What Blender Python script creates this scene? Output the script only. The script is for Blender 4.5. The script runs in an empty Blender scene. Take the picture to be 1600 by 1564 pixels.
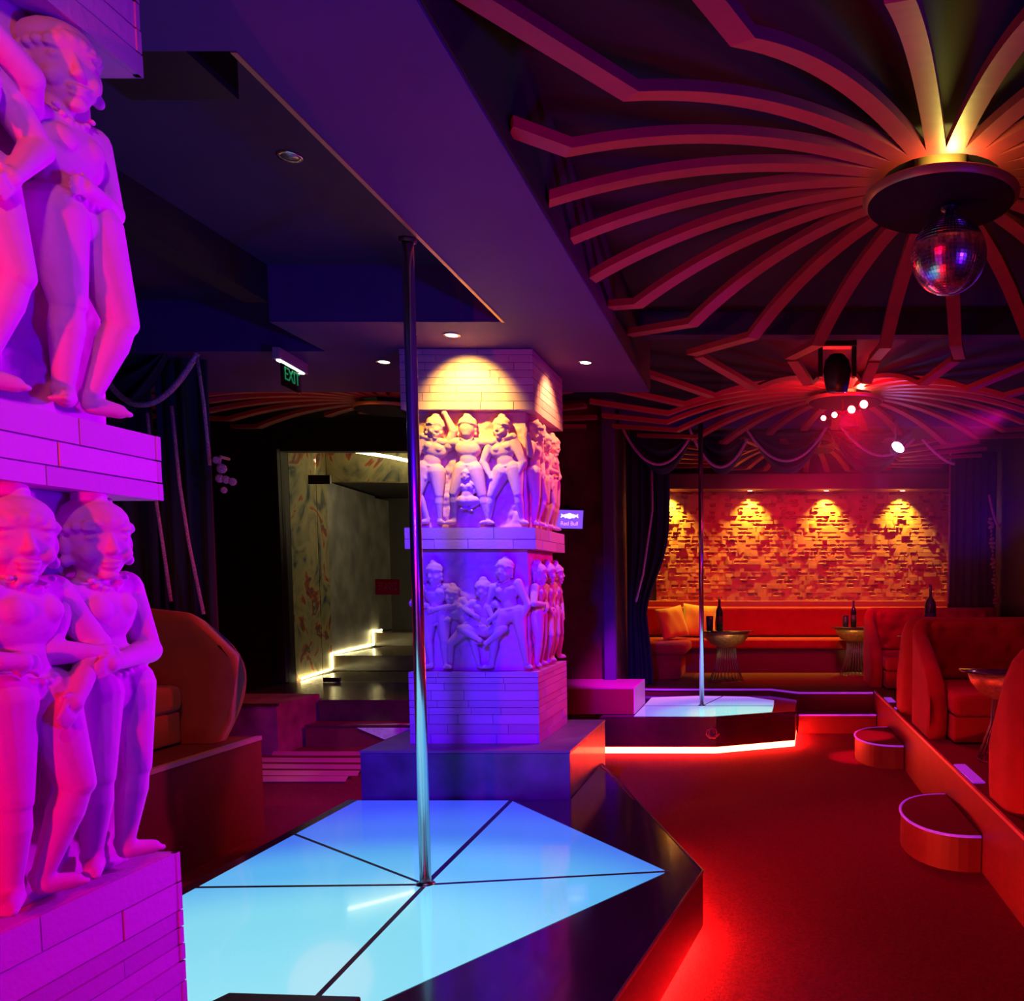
import bpy, bmesh, math, random
from mathutils import Vector, Matrix, noise
random.seed(7)
SC=bpy.context.scene; COL=SC.collection; PI=math.pi
R=math.radians
def sr(r,g,b):
    f=lambda c:(c/255/12.92) if c/255<=.04045 else ((c/255+.055)/1.055)**2.4
    return (f(r),f(g),f(b))
# ------------------------------------------------------------------ materials
MATS={}
def mat(name,col=(.5,.5,.5),rough=.6,metal=0.,bump=0.,bscale=40.,var=0.,vscale=6.,emit=None,es=0.,spec=.5,sheen=0.,coat=0.,aniso=None,island=0.,trans=0.):
    if name in MATS: return MATS[name]
    m=bpy.data.materials.new(name); m.use_nodes=True; nt=m.node_tree; b=nt.nodes['Principled BSDF']; L=nt.links.new
    b.inputs['Base Color'].default_value=(*col,1); b.inputs['Roughness'].default_value=rough; b.inputs['Metallic'].default_value=metal
    b.inputs['Specular IOR Level'].default_value=spec
    if sheen: b.inputs['Sheen Weight'].default_value=sheen
    if coat: b.inputs['Coat Weight'].default_value=coat; b.inputs['Coat Roughness'].default_value=.08
    if trans: b.inputs['Transmission Weight'].default_value=trans
    if emit: b.inputs['Emission Color'].default_value=(*emit,1); b.inputs['Emission Strength'].default_value=es
    tc=nt.nodes.new('ShaderNodeTexCoord')
    if bump:
        n=nt.nodes.new('ShaderNodeTexNoise'); n.inputs['Scale'].default_value=bscale; n.inputs['Detail'].default_value=6
        bp=nt.nodes.new('ShaderNodeBump'); bp.inputs['Strength'].default_value=bump; bp.inputs['Distance'].default_value=.01
        L(tc.outputs['Object'],n.inputs['Vector']); L(n.outputs['Fac'],bp.inputs['Height']); L(bp.outputs['Normal'],b.inputs['Normal'])
    last=None
    if var:
        n2=nt.nodes.new('ShaderNodeTexNoise'); n2.inputs['Scale'].default_value=vscale; n2.inputs['Detail'].default_value=5
        L(tc.outputs['Object'],n2.inputs['Vector'])
        r=nt.nodes.new('ShaderNodeMapRange'); r.inputs['From Min'].default_value=.3; r.inputs['From Max'].default_value=.7
        r.inputs['To Min'].default_value=1-var; r.inputs['To Max'].default_value=1+var*.5
        L(n2.outputs['Fac'],r.inputs['Value']); last=r.outputs['Result']
    if island:
        g=nt.nodes.new('ShaderNodeNewGeometry'); r2=nt.nodes.new('ShaderNodeMapRange'); r2.inputs['To Min'].default_value=1-island; r2.inputs['To Max'].default_value=1.
        L(g.outputs['Random Per Island'],r2.inputs['Value'])
        if last:
            mm=nt.nodes.new('ShaderNodeMath'); mm.operation='MULTIPLY'; L(last,mm.inputs[0]); L(r2.outputs['Result'],mm.inputs[1]); last=mm.outputs[0]
        else: last=r2.outputs['Result']
    if last:
        mx=nt.nodes.new('ShaderNodeVectorMath'); mx.operation='SCALE'; mx.inputs[0].default_value=col; L(last,mx.inputs['Scale']); L(mx.outputs[0],b.inputs['Base Color'])
    MATS[name]=m; return m
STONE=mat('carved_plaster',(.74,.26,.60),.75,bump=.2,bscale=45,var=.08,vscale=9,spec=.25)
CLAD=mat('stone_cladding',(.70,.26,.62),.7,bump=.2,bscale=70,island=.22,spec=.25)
CORE=mat('mortar',(.12,.1,.1),.9)
CARPET=mat('maroon_carpet',(.23,.010,.05),.95,bump=.5,bscale=220,var=.25,vscale=60,spec=.1)
CEIL=mat('ceiling_paint',(.04,.015,.08),.8,var=.12,vscale=3)
CEILD=mat('ceiling_black',(.012,.004,.014),.75)
SOFF=mat('soffit_paint',(.075,.008,.19),.75,var=.1,vscale=2.5)
WALLM=mat('wall_maroon',(.12,.03,.035),.55,var=.5,vscale=4,bump=.1,bscale=8)
DARKW=mat('wall_black',(.03,.018,.02),.6,var=.3)
LACQ=mat('lacquer_body',(.10,.02,.028),.28,var=.35,vscale=5,coat=.4)
DECK=mat('polished_deck',(.06,.015,.09),.16,var=.5,vscale=3,bump=.05,bscale=6,coat=.5)
PLAT=mat('platform_red',(.22,.016,.035),.5,var=.15,vscale=4)
PTOP=mat('platform_carpet',(.16,.02,.03),.9,bump=.4,bscale=150)
CHROME=mat('chrome',(.8,.78,.88),.2,metal=1.)
GOLD=mat('gold_paint',(.55,.36,.14),.4,metal=.5)
RIBM=mat('rib_wood',(.36,.028,.05),.5,var=.1,vscale=10)
DISC=mat('disc_dark',(.02,.008,.02),.9,spec=.1)
MIRR=mat('mirror_tiles',(.9,.9,.92),.22,metal=1.,island=.45)
BLK=mat('black_plastic',(.015,.015,.018),.4)
VELV=mat('velvet_red',(.45,.03,.03),.85,sheen=.15,bump=.12,bscale=120,var=.12,vscale=8,spec=.2)
VELO=mat('velvet_orange',(.42,.075,.015),.8,sheen=.3,bump=.12,bscale=120,var=.15,spec=.2)
PILM=mat('pillow_amber',(.75,.36,.06),.75,sheen=.3,bump=.15,bscale=90)
NAVY=mat('curtain_navy',(.008,.006,.03),.7,sheen=.06)
ROPE=mat('rope_glitter',(.85,.35,.65),.4,metal=.3,bump=1.,bscale=160,var=.5,vscale=120)
TILE=mat('wall_tile',(.60,.22,.12),.5,var=.15,vscale=10,island=.15)
GILT=mat('hammered_gold',(.75,.45,.12),.35,metal=.55,bump=.8,bscale=40,var=.3,vscale=30)
WIREM=mat('wire_metal',(.45,.42,.5),.35,metal=.8)
TGL=mat('dark_glass_top',(.03,.03,.05),.06,coat=.6)
BOTT=mat('bottle_glass',(.015,.02,.03),.08,coat=.5)
MARB=mat('grey_marble',(.42,.39,.36),.35,var=.45,vscale=3.2)
GRAF=None
LEDR=mat('led_red',(.1,.02,.01),emit=(1,.035,.014),es=75)
LEDW=mat('led_warm',(.1,.1,.05),emit=(1,.78,.35),es=13)
LAMPW=mat('lamp_lens_warm',(.8,.7,.5),emit=(1,.72,.4),es=14)
LAMPR=mat('lamp_lens_red',(.8,.2,.2),emit=(1,.06,.05),es=60)
LAMPV=mat('lamp_lens_violet',(.6,.2,.8),emit=(.72,.45,1),es=30)
OFFL=mat('lamp_off',(.3,.3,.35),.3,metal=.6)
def glass_lit(cen=(-.2,-1.15,0),c0=(160,240,255),c1=(38,38,225),stops=((.28,(138,228,252)),(.45,(96,190,252)),(.62,(70,122,250)),(.8,(58,80,250))),rng=3.2):
    m=bpy.data.materials.new('lit_glass_floor'); m.use_nodes=True; nt=m.node_tree; b=nt.nodes['Principled BSDF']; L=nt.links.new
    b.inputs['Base Color'].default_value=(.05,.08,.12,1); b.inputs['Roughness'].default_value=.09; b.inputs['Coat Weight'].default_value=.3
    tc=nt.nodes.new('ShaderNodeTexCoord'); mp=nt.nodes.new('ShaderNodeVectorMath'); mp.operation='DISTANCE'
    L(tc.outputs['Object'],mp.inputs[0]); mp.inputs[1].default_value=cen
    r=nt.nodes.new('ShaderNodeValToRGB'); r.color_ramp.interpolation='EASE'
    e=r.color_ramp.elements; e[0].position=0; e[0].color=(*sr(*c0),1); e[1].position=1; e[1].color=(*sr(*c1),1)
    for p,c in stops:
        q=e.new(p); q.color=(*sr(*c),1)
    mr=nt.nodes.new('ShaderNodeMapRange'); mr.inputs['From Max'].default_value=rng
    L(mp.outputs['Value'],mr.inputs['Value']); L(mr.outputs['Result'],r.inputs['Fac'])
    L(r.outputs['Color'],b.inputs['Emission Color']); b.inputs['Emission Strength'].default_value=.95
    return m
GLIT=glass_lit()
GLIT2=glass_lit((.42,-.5,.35),(160,255,250),(238,90,250),((.2,(160,248,252)),(.35,(150,190,255)),(.5,(160,130,255)),(.7,(225,140,255)),(.85,(245,140,255))),1.9)
def graffiti():
    m=bpy.data.materials.new('painted_plaster'); m.use_nodes=True; nt=m.node_tree; b=nt.nodes['Principled BSDF']; L=nt.links.new
    b.inputs['Roughness'].default_value=.6
    tc=nt.nodes.new('ShaderNodeTexCoord'); n=nt.nodes.new('ShaderNodeTexNoise'); n.inputs['Scale'].default_value=2.2; n.inputs['Detail'].default_value=4; n.inputs['Distortion'].default_value=1.6
    r=nt.nodes.new('ShaderNodeValToRGB'); e=r.color_ramp.elements; e[0].position=.3; e[0].color=(.02,.05,.1,1); e[1].position=.8; e[1].color=(.5,.42,.2,1)
    for p,c in ((.4,(.3,.27,.16)),(.48,(.42,.36,.2)),(.56,(.5,.42,.22)),(.60,(.5,.08,.03)),(.66,(.05,.08,.12)),(.70,(.45,.38,.2))):
        q=e.new(p); q.color=(*c,1)
    L(tc.outputs['Object'],n.inputs['Vector']); L(n.outputs['Fac'],r.inputs['Fac']); L(r.outputs['Color'],b.inputs['Base Color']); return m
GRAF=graffiti()
def clear_glass():
    m=bpy.data.materials.new('clear_glass'); m.use_nodes=True; nt=m.node_tree; nt.nodes.remove(nt.nodes['Principled BSDF'])
    o=nt.nodes['Material Output']; t=nt.nodes.new('ShaderNodeBsdfTransparent'); g=nt.nodes.new('ShaderNodeBsdfGlossy'); g.inputs['Roughness'].default_value=.02
    t.inputs['Color'].default_value=(.9,.94,.92,1)
    f=nt.nodes.new('ShaderNodeFresnel'); f.inputs['IOR'].default_value=1.45; x=nt.nodes.new('ShaderNodeMixShader')
    nt.links.new(f.outputs[0],x.inputs[0]); nt.links.new(t.outputs[0],x.inputs[1]); nt.links.new(g.outputs[0],x.inputs[2]); nt.links.new(x.outputs[0],o.inputs['Surface']); return m
CGL=clear_glass()
# ------------------------------------------------------------------ mesh builder
class MB:
    def __init__(s): s.v=[]; s.f=[]; s.sm=[]
    def add(s,vs,fs,smooth=False):
        o=len(s.v); s.v+= [tuple(v) for v in vs]; s.f+=[tuple(i+o for i in f) for f in fs]; s.sm+=[smooth]*len(fs); return s
    def box(s,x0,x1,y0,y1,z0,z1):
        return s.add([(x0,y0,z0),(x1,y0,z0),(x1,y1,z0),(x0,y1,z0),(x0,y0,z1),(x1,y0,z1),(x1,y1,z1),(x0,y1,z1)],
          [(0,3,2,1),(4,5,6,7),(0,1,5,4),(1,2,6,5),(2,3,7,6),(3,0,4,7)])
    def prism(s,pts,z0,z1):
        a=sum(pts[i][0]*pts[(i+1)%len(pts)][1]-pts[(i+1)%len(pts)][0]*pts[i][1] for i in range(len(pts)))
        if a<0: pts=pts[::-1]
        n=len(pts)
        return s.add([(x,y,z0) for x,y in pts]+[(x,y,z1) for x,y in pts],[tuple(range(n))[::-1],tuple(range(n,2*n))]+[(i,(i+1)%n,n+(i+1)%n,n+i) for i in range(n)])
    def obox(s,c,ax,ay,az):
        c=Vector(c);ax=Vector(ax);ay=Vector(ay);az=Vector(az)
        vs=[c+sx*ax+sy*ay+sz*az for sz in(-1,1) for sx,sy in((-1,-1),(1,-1),(1,1),(-1,1))]
        return s.add(vs,[(0,3,2,1),(4,5,6,7),(0,1,5,4),(1,2,6,5),(2,3,7,6),(3,0,4,7)])
    def flat(s): s.sm=[False]*len(s.sm); return s
    def tube(s,pts,r,seg=10,closed=False):
        pts=[Vector(p) for p in pts]; n=len(pts); rs=r if isinstance(r,(list,tuple)) else [r]*n; vs=[]; up=None
        for i,p in enumerate(pts):
            t=(pts[min(i+1,n-1)]-pts[max(i-1,0)]).normalized()
            if up is None: up=Vector((0,0,1)) if abs(t.z)<.9 else Vector((1,0,0))
            a=t.cross(up).normalized(); b=a.cross(t).normalized(); up=b
            for k in range(seg):
                w=2*PI*k/seg; vs.append(p+rs[i]*(math.cos(w)*a+math.sin(w)*b))
        fs=[(i*seg+k,i*seg+(k+1)%seg,(i+1)*seg+(k+1)%seg,(i+1)*seg+k) for i in range(n-1) for k in range(seg)]
        fs+=[tuple(range(seg))[::-1],tuple(range((n-1)*seg,n*seg))]
        return s.add(vs,fs,True)
    def lathe(s,prof,c=(0,0,0),seg=32,a0=0,a1=2*PI):
        n=len(prof); full=abs(a1-a0-2*PI)<1e-6; m=seg if full else seg+1; vs=[]
        for k in range(m):
            a=a0+(a1-a0)*k/seg
            for r,z in prof: vs.append((c[0]+r*math.cos(a),c[1]+r*math.sin(a),c[2]+z))
        fs=[]
        for k in range(seg):
            k2=(k+1)%m
            for i in range(n-1): fs.append((k*n+i,k2*n+i,k2*n+i+1,k*n+i+1))
        return s.add(vs,fs,True)
    def ell(s,c,rad,seg=14,rings=9,M=None):
        vs=[];fs=[]; c=Vector(c)
        for i in range(rings+1):
            th=PI*i/rings
            for k in range(seg):
                ph=2*PI*k/seg; v=Vector((rad[0]*math.sin(th)*math.cos(ph),rad[1]*math.sin(th)*math.sin(ph),rad[2]*math.cos(th)))
                if M: v=M@v
                vs.append(c+v)
        for i in range(rings):
            for k in range(seg): fs.append((i*seg+k,(i+1)*seg+k,(i+1)*seg+(k+1)%seg,i*seg+(k+1)%seg))
        return s.add(vs,fs,True)
    def cap(s,a,b,ra,rb,seg=18):
        a=Vector(a);b=Vector(b); d=b-a; L=d.length
        if L<1e-6: return s.ell(a,(ra,ra,ra))
        d/=L; prof=[]
        for i in range(5): w=-PI/2+PI/2*i/4; prof.append((ra*math.sin(w),ra*math.cos(w)))
        for i in range(5): w=PI/2*i/4; prof.append((L+rb*math.sin(w),rb*math.cos(w)))
        pts=[a+d*t for t,_ in prof]
        up=Vector((0,0,1)) if abs(d.z)<.9 else Vector((1,0,0)); u=d.cross(up).normalized(); w_=u.cross(d); vs=[]
        for p,(t,r) in zip(pts,prof):
            for k in range(seg): q=2*PI*k/seg; vs.append(p+max(r,1e-5)*(math.cos(q)*u+math.sin(q)*w_))
        n=len(pts)
        return s.add(vs,[(i*seg+k,i*seg+(k+1)%seg,(i+1)*seg+(k+1)%seg,(i+1)*seg+k) for i in range(n-1) for k in range(seg)]+[tuple(range(seg))[::-1],tuple(range((n-1)*seg,n*seg))],True)
    def grid(s,fn,nu,nv,smooth=True):
        vs=[fn(i/nu,j/nv) for j in range(nv+1) for i in range(nu+1)]
        return s.add(vs,[(j*(nu+1)+i,j*(nu+1)+i+1,(j+1)*(nu+1)+i+1,(j+1)*(nu+1)+i) for j in range(nv) for i in range(nu)],smooth)
    def build(s,name,m,parent=None,bevel=0,loc=None,merge=False,fixn=False):
        me=bpy.data.meshes.new(name); me.from_pydata(s.v,[],s.f); me.polygons.foreach_set('use_smooth',s.sm); me.materials.append(m); me.update()
        if merge or fixn:
            bm=bmesh.new(); bm.from_mesh(me)
            if merge: bmesh.ops.remove_doubles(bm,verts=bm.verts,dist=1e-5)
            bmesh.ops.recalc_face_normals(bm,faces=bm.faces); bm.to_mesh(me); bm.free()
        o=bpy.data.objects.new(name,me); COL.objects.link(o)
        if parent: o.parent=parent
        if loc:
            o.location=loc
        if bevel:
            b=o.modifiers.new('Bevel','BEVEL'); b.width=bevel; b.segments=3; b.limit_method='ANGLE'
        return o
def thing(name,label,cat,loc=(0,0,0),group=None,rz=0):
    o=bpy.data.objects.new(name,None); COL.objects.link(o); o.location=loc; o.rotation_euler=(0,0,rz); o['label']=label; o['category']=cat; o['kind']='thing'
    o.empty_display_size=.1
    if group: o['group']=group
    return o
def tag(o,label,cat,group=None):
    o['label']=label; o['category']=cat; o['kind']='thing'
    if group: o['group']=group
    return o
def struct(name,mb,m,**k):
    o=mb.build(name,m,**k); o['kind']='structure'; return o
def copy_tree(o,parent=None):
    c=o.copy(); COL.objects.link(c); c.parent=parent
    for ch in [x for x in bpy.data.objects if x.parent==o]:
        copy_tree(ch,c)
    return c
def frame(o,M):   # place a thing by matrix
    o.matrix_world=M
# ------------------------------------------------------------------ camera
F=1350.
cd=bpy.data.cameras.new('camera'); cam=bpy.data.objects.new('camera',cd); COL.objects.link(cam); SC.camera=cam
cam.location=(0,0,1.53); cam.rotation_euler=(R(86),0,0); cd.sensor_width=36; cd.sensor_fit='HORIZONTAL'; cd.lens=F*36/1600
cd.shift_x=(800-1190)/1600; cd.shift_y=(1002-782)/1600; cd.clip_start=.05; cd.clip_end=60
FL=-.07; CZ=3.32
# ------------------------------------------------------------------ shell
struct('floor',MB().box(-7.5,3.2,-.6,14.5,FL-.1,FL),CARPET)
struct('ceiling',MB().box(-7.5,3.2,-.6,14.5,CZ,CZ+.1),CEILD)
struct('wall_right',MB().box(3.0,3.15,-.6,14.4,FL,CZ),DARKW)
struct('wall_front',MB().box(-7.5,3.2,-.75,-.6,FL,CZ),DARKW)
struct('wall_left',MB().box(-7.5,-7.35,-.6,14.4,FL,CZ),DARKW)
struct('wall_back',MB().box(-7.35,3.0,14.3,14.45,FL,CZ),DARKW)
SZ=2.905
# soffit with two openings
so=MB()
so.box(-1.37,-.82,-.5,6.42,SZ,CZ)           # spine
so.box(-5.6,-1.37,-.5,2.35,SZ,CZ)           # near part
so.box(-2.62,-1.37,4.706,5.3,SZ,CZ)
so.box(-5.6,-1.37,5.3,6.42,SZ,CZ)
struct('trim_1',so,SOFF)
struct('trim_13',MB().box(-.8195,-.8125,-.5,6.42,SZ+.012,CZ-.001),CEILD)
struct('trim_2',MB().box(-1.383,-1.366,2.35,4.706,SZ-.004,SZ+.02),GOLD)
struct('trim_3',MB().box(-2.75,-2.62,2.35,4.706,SZ+.1,CZ),CEILD)
struct('trim_4',MB().box(-7.3,-1.37,2.36,5.29,3.2,3.215),CEIL)
# cross beams over main hall
struct('trim_5',MB().box(-.815,2.99,5.9,6.02,3.17,CZ-.001),CEIL)
struct('trim_6',MB().box(-1.5,2.99,9.2,9.35,3.15,CZ-.001),SOFF)
# walls behind pillar
struct('wall_middle',MB().box(-3.5,-1.52,8.75,9.9,FL,CZ),WALLM)
struct('trim_7',MB().box(-1.58,-1.47,8.66,8.76,.53,CZ),SOFF)
w=MB(); w.box(-7.3,-5.5,10.0,10.15,FL,CZ); w.box(-5.5,-3.5,10.0,10.15,3.01,CZ); struct('wall_door',w,DARKW)
struct('trim_8',MB().box(-5.56,-5.1+.2,9.9,9.99,.36,3.0) if False else MB().box(-5.6,-5.5,9.93,9.99,.36,3.03),DARKW)
# corridor
struct('wall_graffiti',MB().prism([(-5.5,10.16),(-5.66,11.35),(-5.85,11.35),(-5.7,10.16)],.2,3.3),GRAF)
struct('wall_marble',MB().prism([(-5.66,11.35),(-5.92,13.35),(-6.1,13.35),(-5.9,11.35)],.2,2.82),MARB)
struct('trim_9',MB().box(-5.66,-3.51,11.36,11.5,2.82,3.31),GRAF)
struct('wall_corridor_right',MB().box(-3.5,-3.35,10.0,14.2,FL,3.3),DARKW)
struct('wall_corridor_back',MB().box(-6.3,-3.51,13.9,14.05,.3,3.3),mat('corridor_grey',(.10,.095,.09),.5))
struct('trim_10',MB().box(-6.05,-5.95,13.36,13.9,.76,2.8),MARB)
struct('ceiling_corridor',MB().box(-6.2,-3.51,11.5,13.9,2.84,2.9),DARKW)
# alcove walls
struct('wall_alcove_left',MB().box(-1.9,-1.72,9.95,12.45,FL,CZ),mat('alcove_side',(.22,.1,.05),.5))
struct('wall_alcove_back',MB().box(-1.72,2.99,12.3,12.45,FL,CZ),mat('alcove_back',(.07,.03,.05),.6))
struct('trim_11',MB().box(-1.7,2.98,11.78,12.28,2.77,2.97),mat('header_red',(.2,.06,.06),.5))
struct('trim_12',MB().box(-1.6,2.75,12.1,12.29,1.03,1.25),mat('ledge_red',(.4,.08,.06),.5),bevel=.005)
# ------------------------------------------------------------------ cladding blocks
def clad(x0,x1,y0,y1,z0,z1,seed,rows=None):
    rnd=random.Random(seed); b=MB(); t=.012
    b.box(x0+t,x1-t,y0+t,y1-t,z0+.001,z1-.001)
    z=z0; g=.0016
    hs=[]
    while z<z1-.02:
        h=rnd.choice([.036,.044,.05,.06]); 
        if z+h>z1-.03: h=z1-z
        hs.append((z,min(z+h,z1))); z+=h
    for (a,c) in hs:
        for face in range(4):
            lo,hi=(x0,x1) if face in(0,2) else (y0,y1)
            u=lo; first=True
            while u<hi-.001:
                ln=rnd.uniform(.16,.46)*(.5 if first else 1); first=False
                v=u+ln
                if hi-v<.09: v=hi
                d=rnd.uniform(0,.0035)
                ua=u+(g if u>lo else 0); va=v-(g if v<hi else 0)
                if face==0: b.box(ua,va,y0-0+d,y0+t+.002,a+g,c-g)
                elif face==2: b.box(ua,va,y1-t-.002,y1-d,a+g,c-g)
                elif face==1: b.box(x1-t-.002,x1-d,max(ua,y0+.003),min(va,y1-.003),a+g,c-g)
                else: b.box(x0+d,x0+t+.002,max(ua,y0+.003),min(va,y1-.003),a+g,c-g)
                u=v
    return b
# ------------------------------------------------------------------ carved figures
def figure(s,arms,legs,head=(0,.875),yaw=0,tilt=0,hip=(0,.5),chest=(0,.7),sh=.115,build=1.12,bun=True,wz=.06,backview=False,hs=1.2):
    """unit-height carved figure in panel space (u right, v up, w out); returns MB scaled by s"""
    b=MB(); k=build
    def P(p): return (p[0]*s,p[1]*s,(p[2] if len(p)>2 else wz)*s)
    H=(hip[0],hip[1],wz); C=(chest[0],chest[1],wz+.005); hd=(head[0],head[1],wz+.012)
    dx=C[0]-H[0]; dy=C[1]-H[1]; L=math.hypot(dx,dy) or 1; nx,ny=dy/L,-dx/L; ux,uy=dx/L,dy/L
    sL=(C[0]-nx*sh+ux*.055,C[1]-ny*sh+uy*.055,wz); sR=(C[0]+nx*sh+ux*.055,C[1]+ny*sh+uy*.055,wz)
    hL=(H[0]-nx*.062,H[1]-ny*.062,wz); hR=(H[0]+nx*.062,H[1]+ny*.062,wz)
    A=math.atan2(-dx,dy); Mr=Matrix.Rotation(A,3,'Z')
    b.ell(P(C),(.098*s*k,.095*s,.058*s),M=Mr,seg=20,rings=14)
    b.cap(P(sL),P(sR),.042*s,.042*s)
    mid=((H[0]+C[0])/2,(H[1]+C[1])/2,wz)
    b.ell(P(mid),(.066*s*k,.11*s,.05*s),M=Mr,seg=20,rings=14)
    b.ell(P(H),(.103*s*k,.078*s,.062*s),M=Mr,seg=20,rings=14)
    nk=(C[0]+ux*.085,C[1]+uy*.085,wz+.002)
    b.cap(P(nk),P(hd),.036*s,.034*s)
    if not backview:
        for q in (-1,1):
            b.ell(P((C[0]+nx*q*.045+ux*.012,C[1]+ny*q*.045+uy*.012,wz+.04)),(.042*s,.038*s,.03*s))
    # girdle & necklace
    for q in range(-4,5):
        b.ell(P((H[0]+nx*q*.022+ux*.045,H[1]+ny*q*.022+uy*.045-.003*(16-q*q)/16,wz+.055-.0022*q*q)),(.013*s,.011*s,.012*s),8,6)
    for q in range(-3,4):
        b.ell(P((C[0]+nx*q*.02+ux*(.062+.003*q*q),C[1]+ny*q*.02+uy*(.062+.003*q*q),wz+.047)),(.011*s,.009*s,.009*s),8,6)
    for side,(e,h) in zip((sL,sR),arms):
        e=tuple(e) if len(e)>2 else (*e,wz+.015); h=tuple(h) if len(h)>2 else (*h,wz+.035)
        b.cap(P(side),P(e),.038*s*k,.029*s*k); b.cap(P(e),P(h),.031*s*k,.021*s)
        b.ell(P(side),(.044*s,.044*s,.042*s))
        d=Vector((h[0]-e[0],h[1]-e[1],(h[2]-e[2])*.3)).normalized(); pr=Vector((-d.y,d.x,0)).normalized()
        hp=Vector(h)+d*.022
        b.cap(P(h),P(hp),.02*s,.024*s)
        for q in range(4):
            a0=hp+pr*(q-1.5)*.012; a1=a0+d*(.03+.004*(1 if q in(1,2) else 0))+Vector((0,-.003,.004)); a2=a1+d*.016+Vector((0,-.01,-.008))
            b.cap(P(a0),P(a1),.0085*s,.0075*s,8); b.cap(P(a1),P(a2),.0075*s,.006*s,8)
        a0=Vector(h)+d*.006-pr*.012; b.cap(P(a0),P(a0-pr*.018+d*.02),.009*s,.007*s,8)
        # bracelet / armlet
        for f,rr,(p0,p1) in ((.82,.026,(e,h)),(.45,.038,(side,e))):
            p=[p0[i]*(1-f)+p1[i]*f for i in range(3)]; b.ell(P(p),(rr*s,rr*s*.9,rr*s),10,7)
    for hp,leg in zip((hL,hR),legs):
        kn,an=leg[0],leg[1]; fd=leg[2] if len(leg)>2 else (.05 if hp is hR else -.05)
        kn=tuple(kn) if len(kn)>2 else (*kn,wz+.02); an=tuple(an) if len(an)>2 else (*an,wz-.005)
        b.cap(P(hp),P(kn),.067*s*k,.043*s); b.ell(P(kn),(.04*s,.042*s,.042*s))
        cm=tuple(kn[i]*.68+an[i]*.32 for i in range(3))
        b.cap(P(kn),P(cm),.037*s,.041*s); b.cap(P(cm),P(an),.04*s,.023*s)
        b.ell(P(an),(.027*s,.03*s,.028*s))
        ft=(an[0]+fd,an[1]-.028,wz+.035); b.cap(P((an[0],an[1]-.02,wz)),P(ft),.026*s,.02*s)
        for q in range(4): b.ell(P((ft[0]+(.012 if fd>0 else -.012),ft[1]-.006,ft[2]-.02+q*.013)),(.014*s,.009*s,.008*s),8,6)
    # head
    hc=Vector(P(hd)); Mh=Matrix.Rotation(tilt,3,'Z')@Matrix.Rotation(yaw,3,'Y')
    def E(p,r,sg=10,rg=8): b.ell(hc+Mh@(Vector(p)*s*hs),tuple(x*s*hs for x in r),sg,rg,Mh)
    E((0,.004,0),(.062,.082,.062),20,16); E((0,-.035,.012),(.044,.045,.044),16,12)
    if not backview:
        b.cap(hc+Mh@(Vector((0,.018,.056))*s*hs),hc+Mh@(Vector((0,-.014,.068))*s*hs),.007*s*hs,.0095*s*hs,8)
        E((0,-.019,.062),(.0155,.008,.010)); E((0,-.041,.055),(.0215,.0062,.0105)); E((0,-.053,.053),(.018,.0062,.0095)); E((0,-.071,.04),(.02,.013,.017)); E((0,.04,.036),(.045,.03,.03))
        for q in (-1,1):
            E((q*.027,.010,.048),(.0175,.0085,.0095)); E((q*.027,.027,.051),(.024,.005,.0105)); E((q*.032,-.024,.036),(.021,.022,.019))
    for q in (-1,1): E((q*.062,-.005,0),(.01,.026,.016)); E((q*.062,-.04,0),(.012,.014,.012))
    E((0,.045,-.01),(.07,.052,.066),18,12)
    for q in range(-5,6): a=q*.3; E((math.sin(a)*.064,.045-.004*abs(q),math.cos(a)*.062-.004),(.013,.012,.01),8,6)
    if bun: E((.0,.098,-.01),(.034,.026,.034)); 
    return b
def remesh_obj(mb,name,parent,M,vox):
    o=mb.build(name,STONE,parent); o.matrix_local=M
    r=o.modifiers.new('Remesh','REMESH'); r.mode='VOXEL'; r.voxel_size=vox; r.use_smooth_shade=True
    sm=o.modifiers.new('Smooth','SMOOTH'); sm.factor=.5; sm.iterations=2
    return o
def slab(w,h,d,seed,amp=.014,nu=70,nv=70,rag=.012):
    """rough carved back slab: front at w=0.. , back at -d"""
    b=MB()
    def f(u,v):
        x=(u-.5)*w; y=v*h
        n=noise.fractal(Vector((x*14+seed,y*14,seed*1.7)),1.,2.,4)+.5*noise.noise(Vector((x*50,y*50,seed)))
        ex=rag*noise.noise(Vector((seed,y*9,u>.5)))*(1 if u in(0,1) else 0)
        e=min(u,1-u,v,1-v)
        return (x+ex,y,amp*n*min(1,e*12+.2))
    b.grid(f,nu,nv)
    N=nu+1; M_=nv+1; o=len(b.v)
    ring=[i for i in range(N)]+[j*N+nu for j in range(1,M_)]+[(M_-1)*N+i for i in range(nu-1,-1,-1)]+[j*N for j in range(M_-2,0,-1)]
    bk=[(b.v[i][0],b.v[i][1],-d) for i in ring]; n=len(ring)
    b.v+=bk
    for i in range(n): b.f.append((ring[i],o+i,o+(i+1)%n,ring[(i+1)%n])); b.sm.append(False)
    b.f.append(tuple(o+i for i in range(n))[::-1]); b.sm.append(False)
    return b
def faceM(kind,cx,cy,z):   # panel frame -> pillar local
    if kind=='front': return Matrix(((1,0,0,cx),(0,0,-1,cy),(0,1,0,z),(0,0,0,1)))
    if kind=='right': return Matrix(((0,0,1,cx),(1,0,0,cy),(0,1,0,z),(0,0,0,1)))
def T(u,v=0,w=0): return Matrix.Translation((u,v,w))
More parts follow.
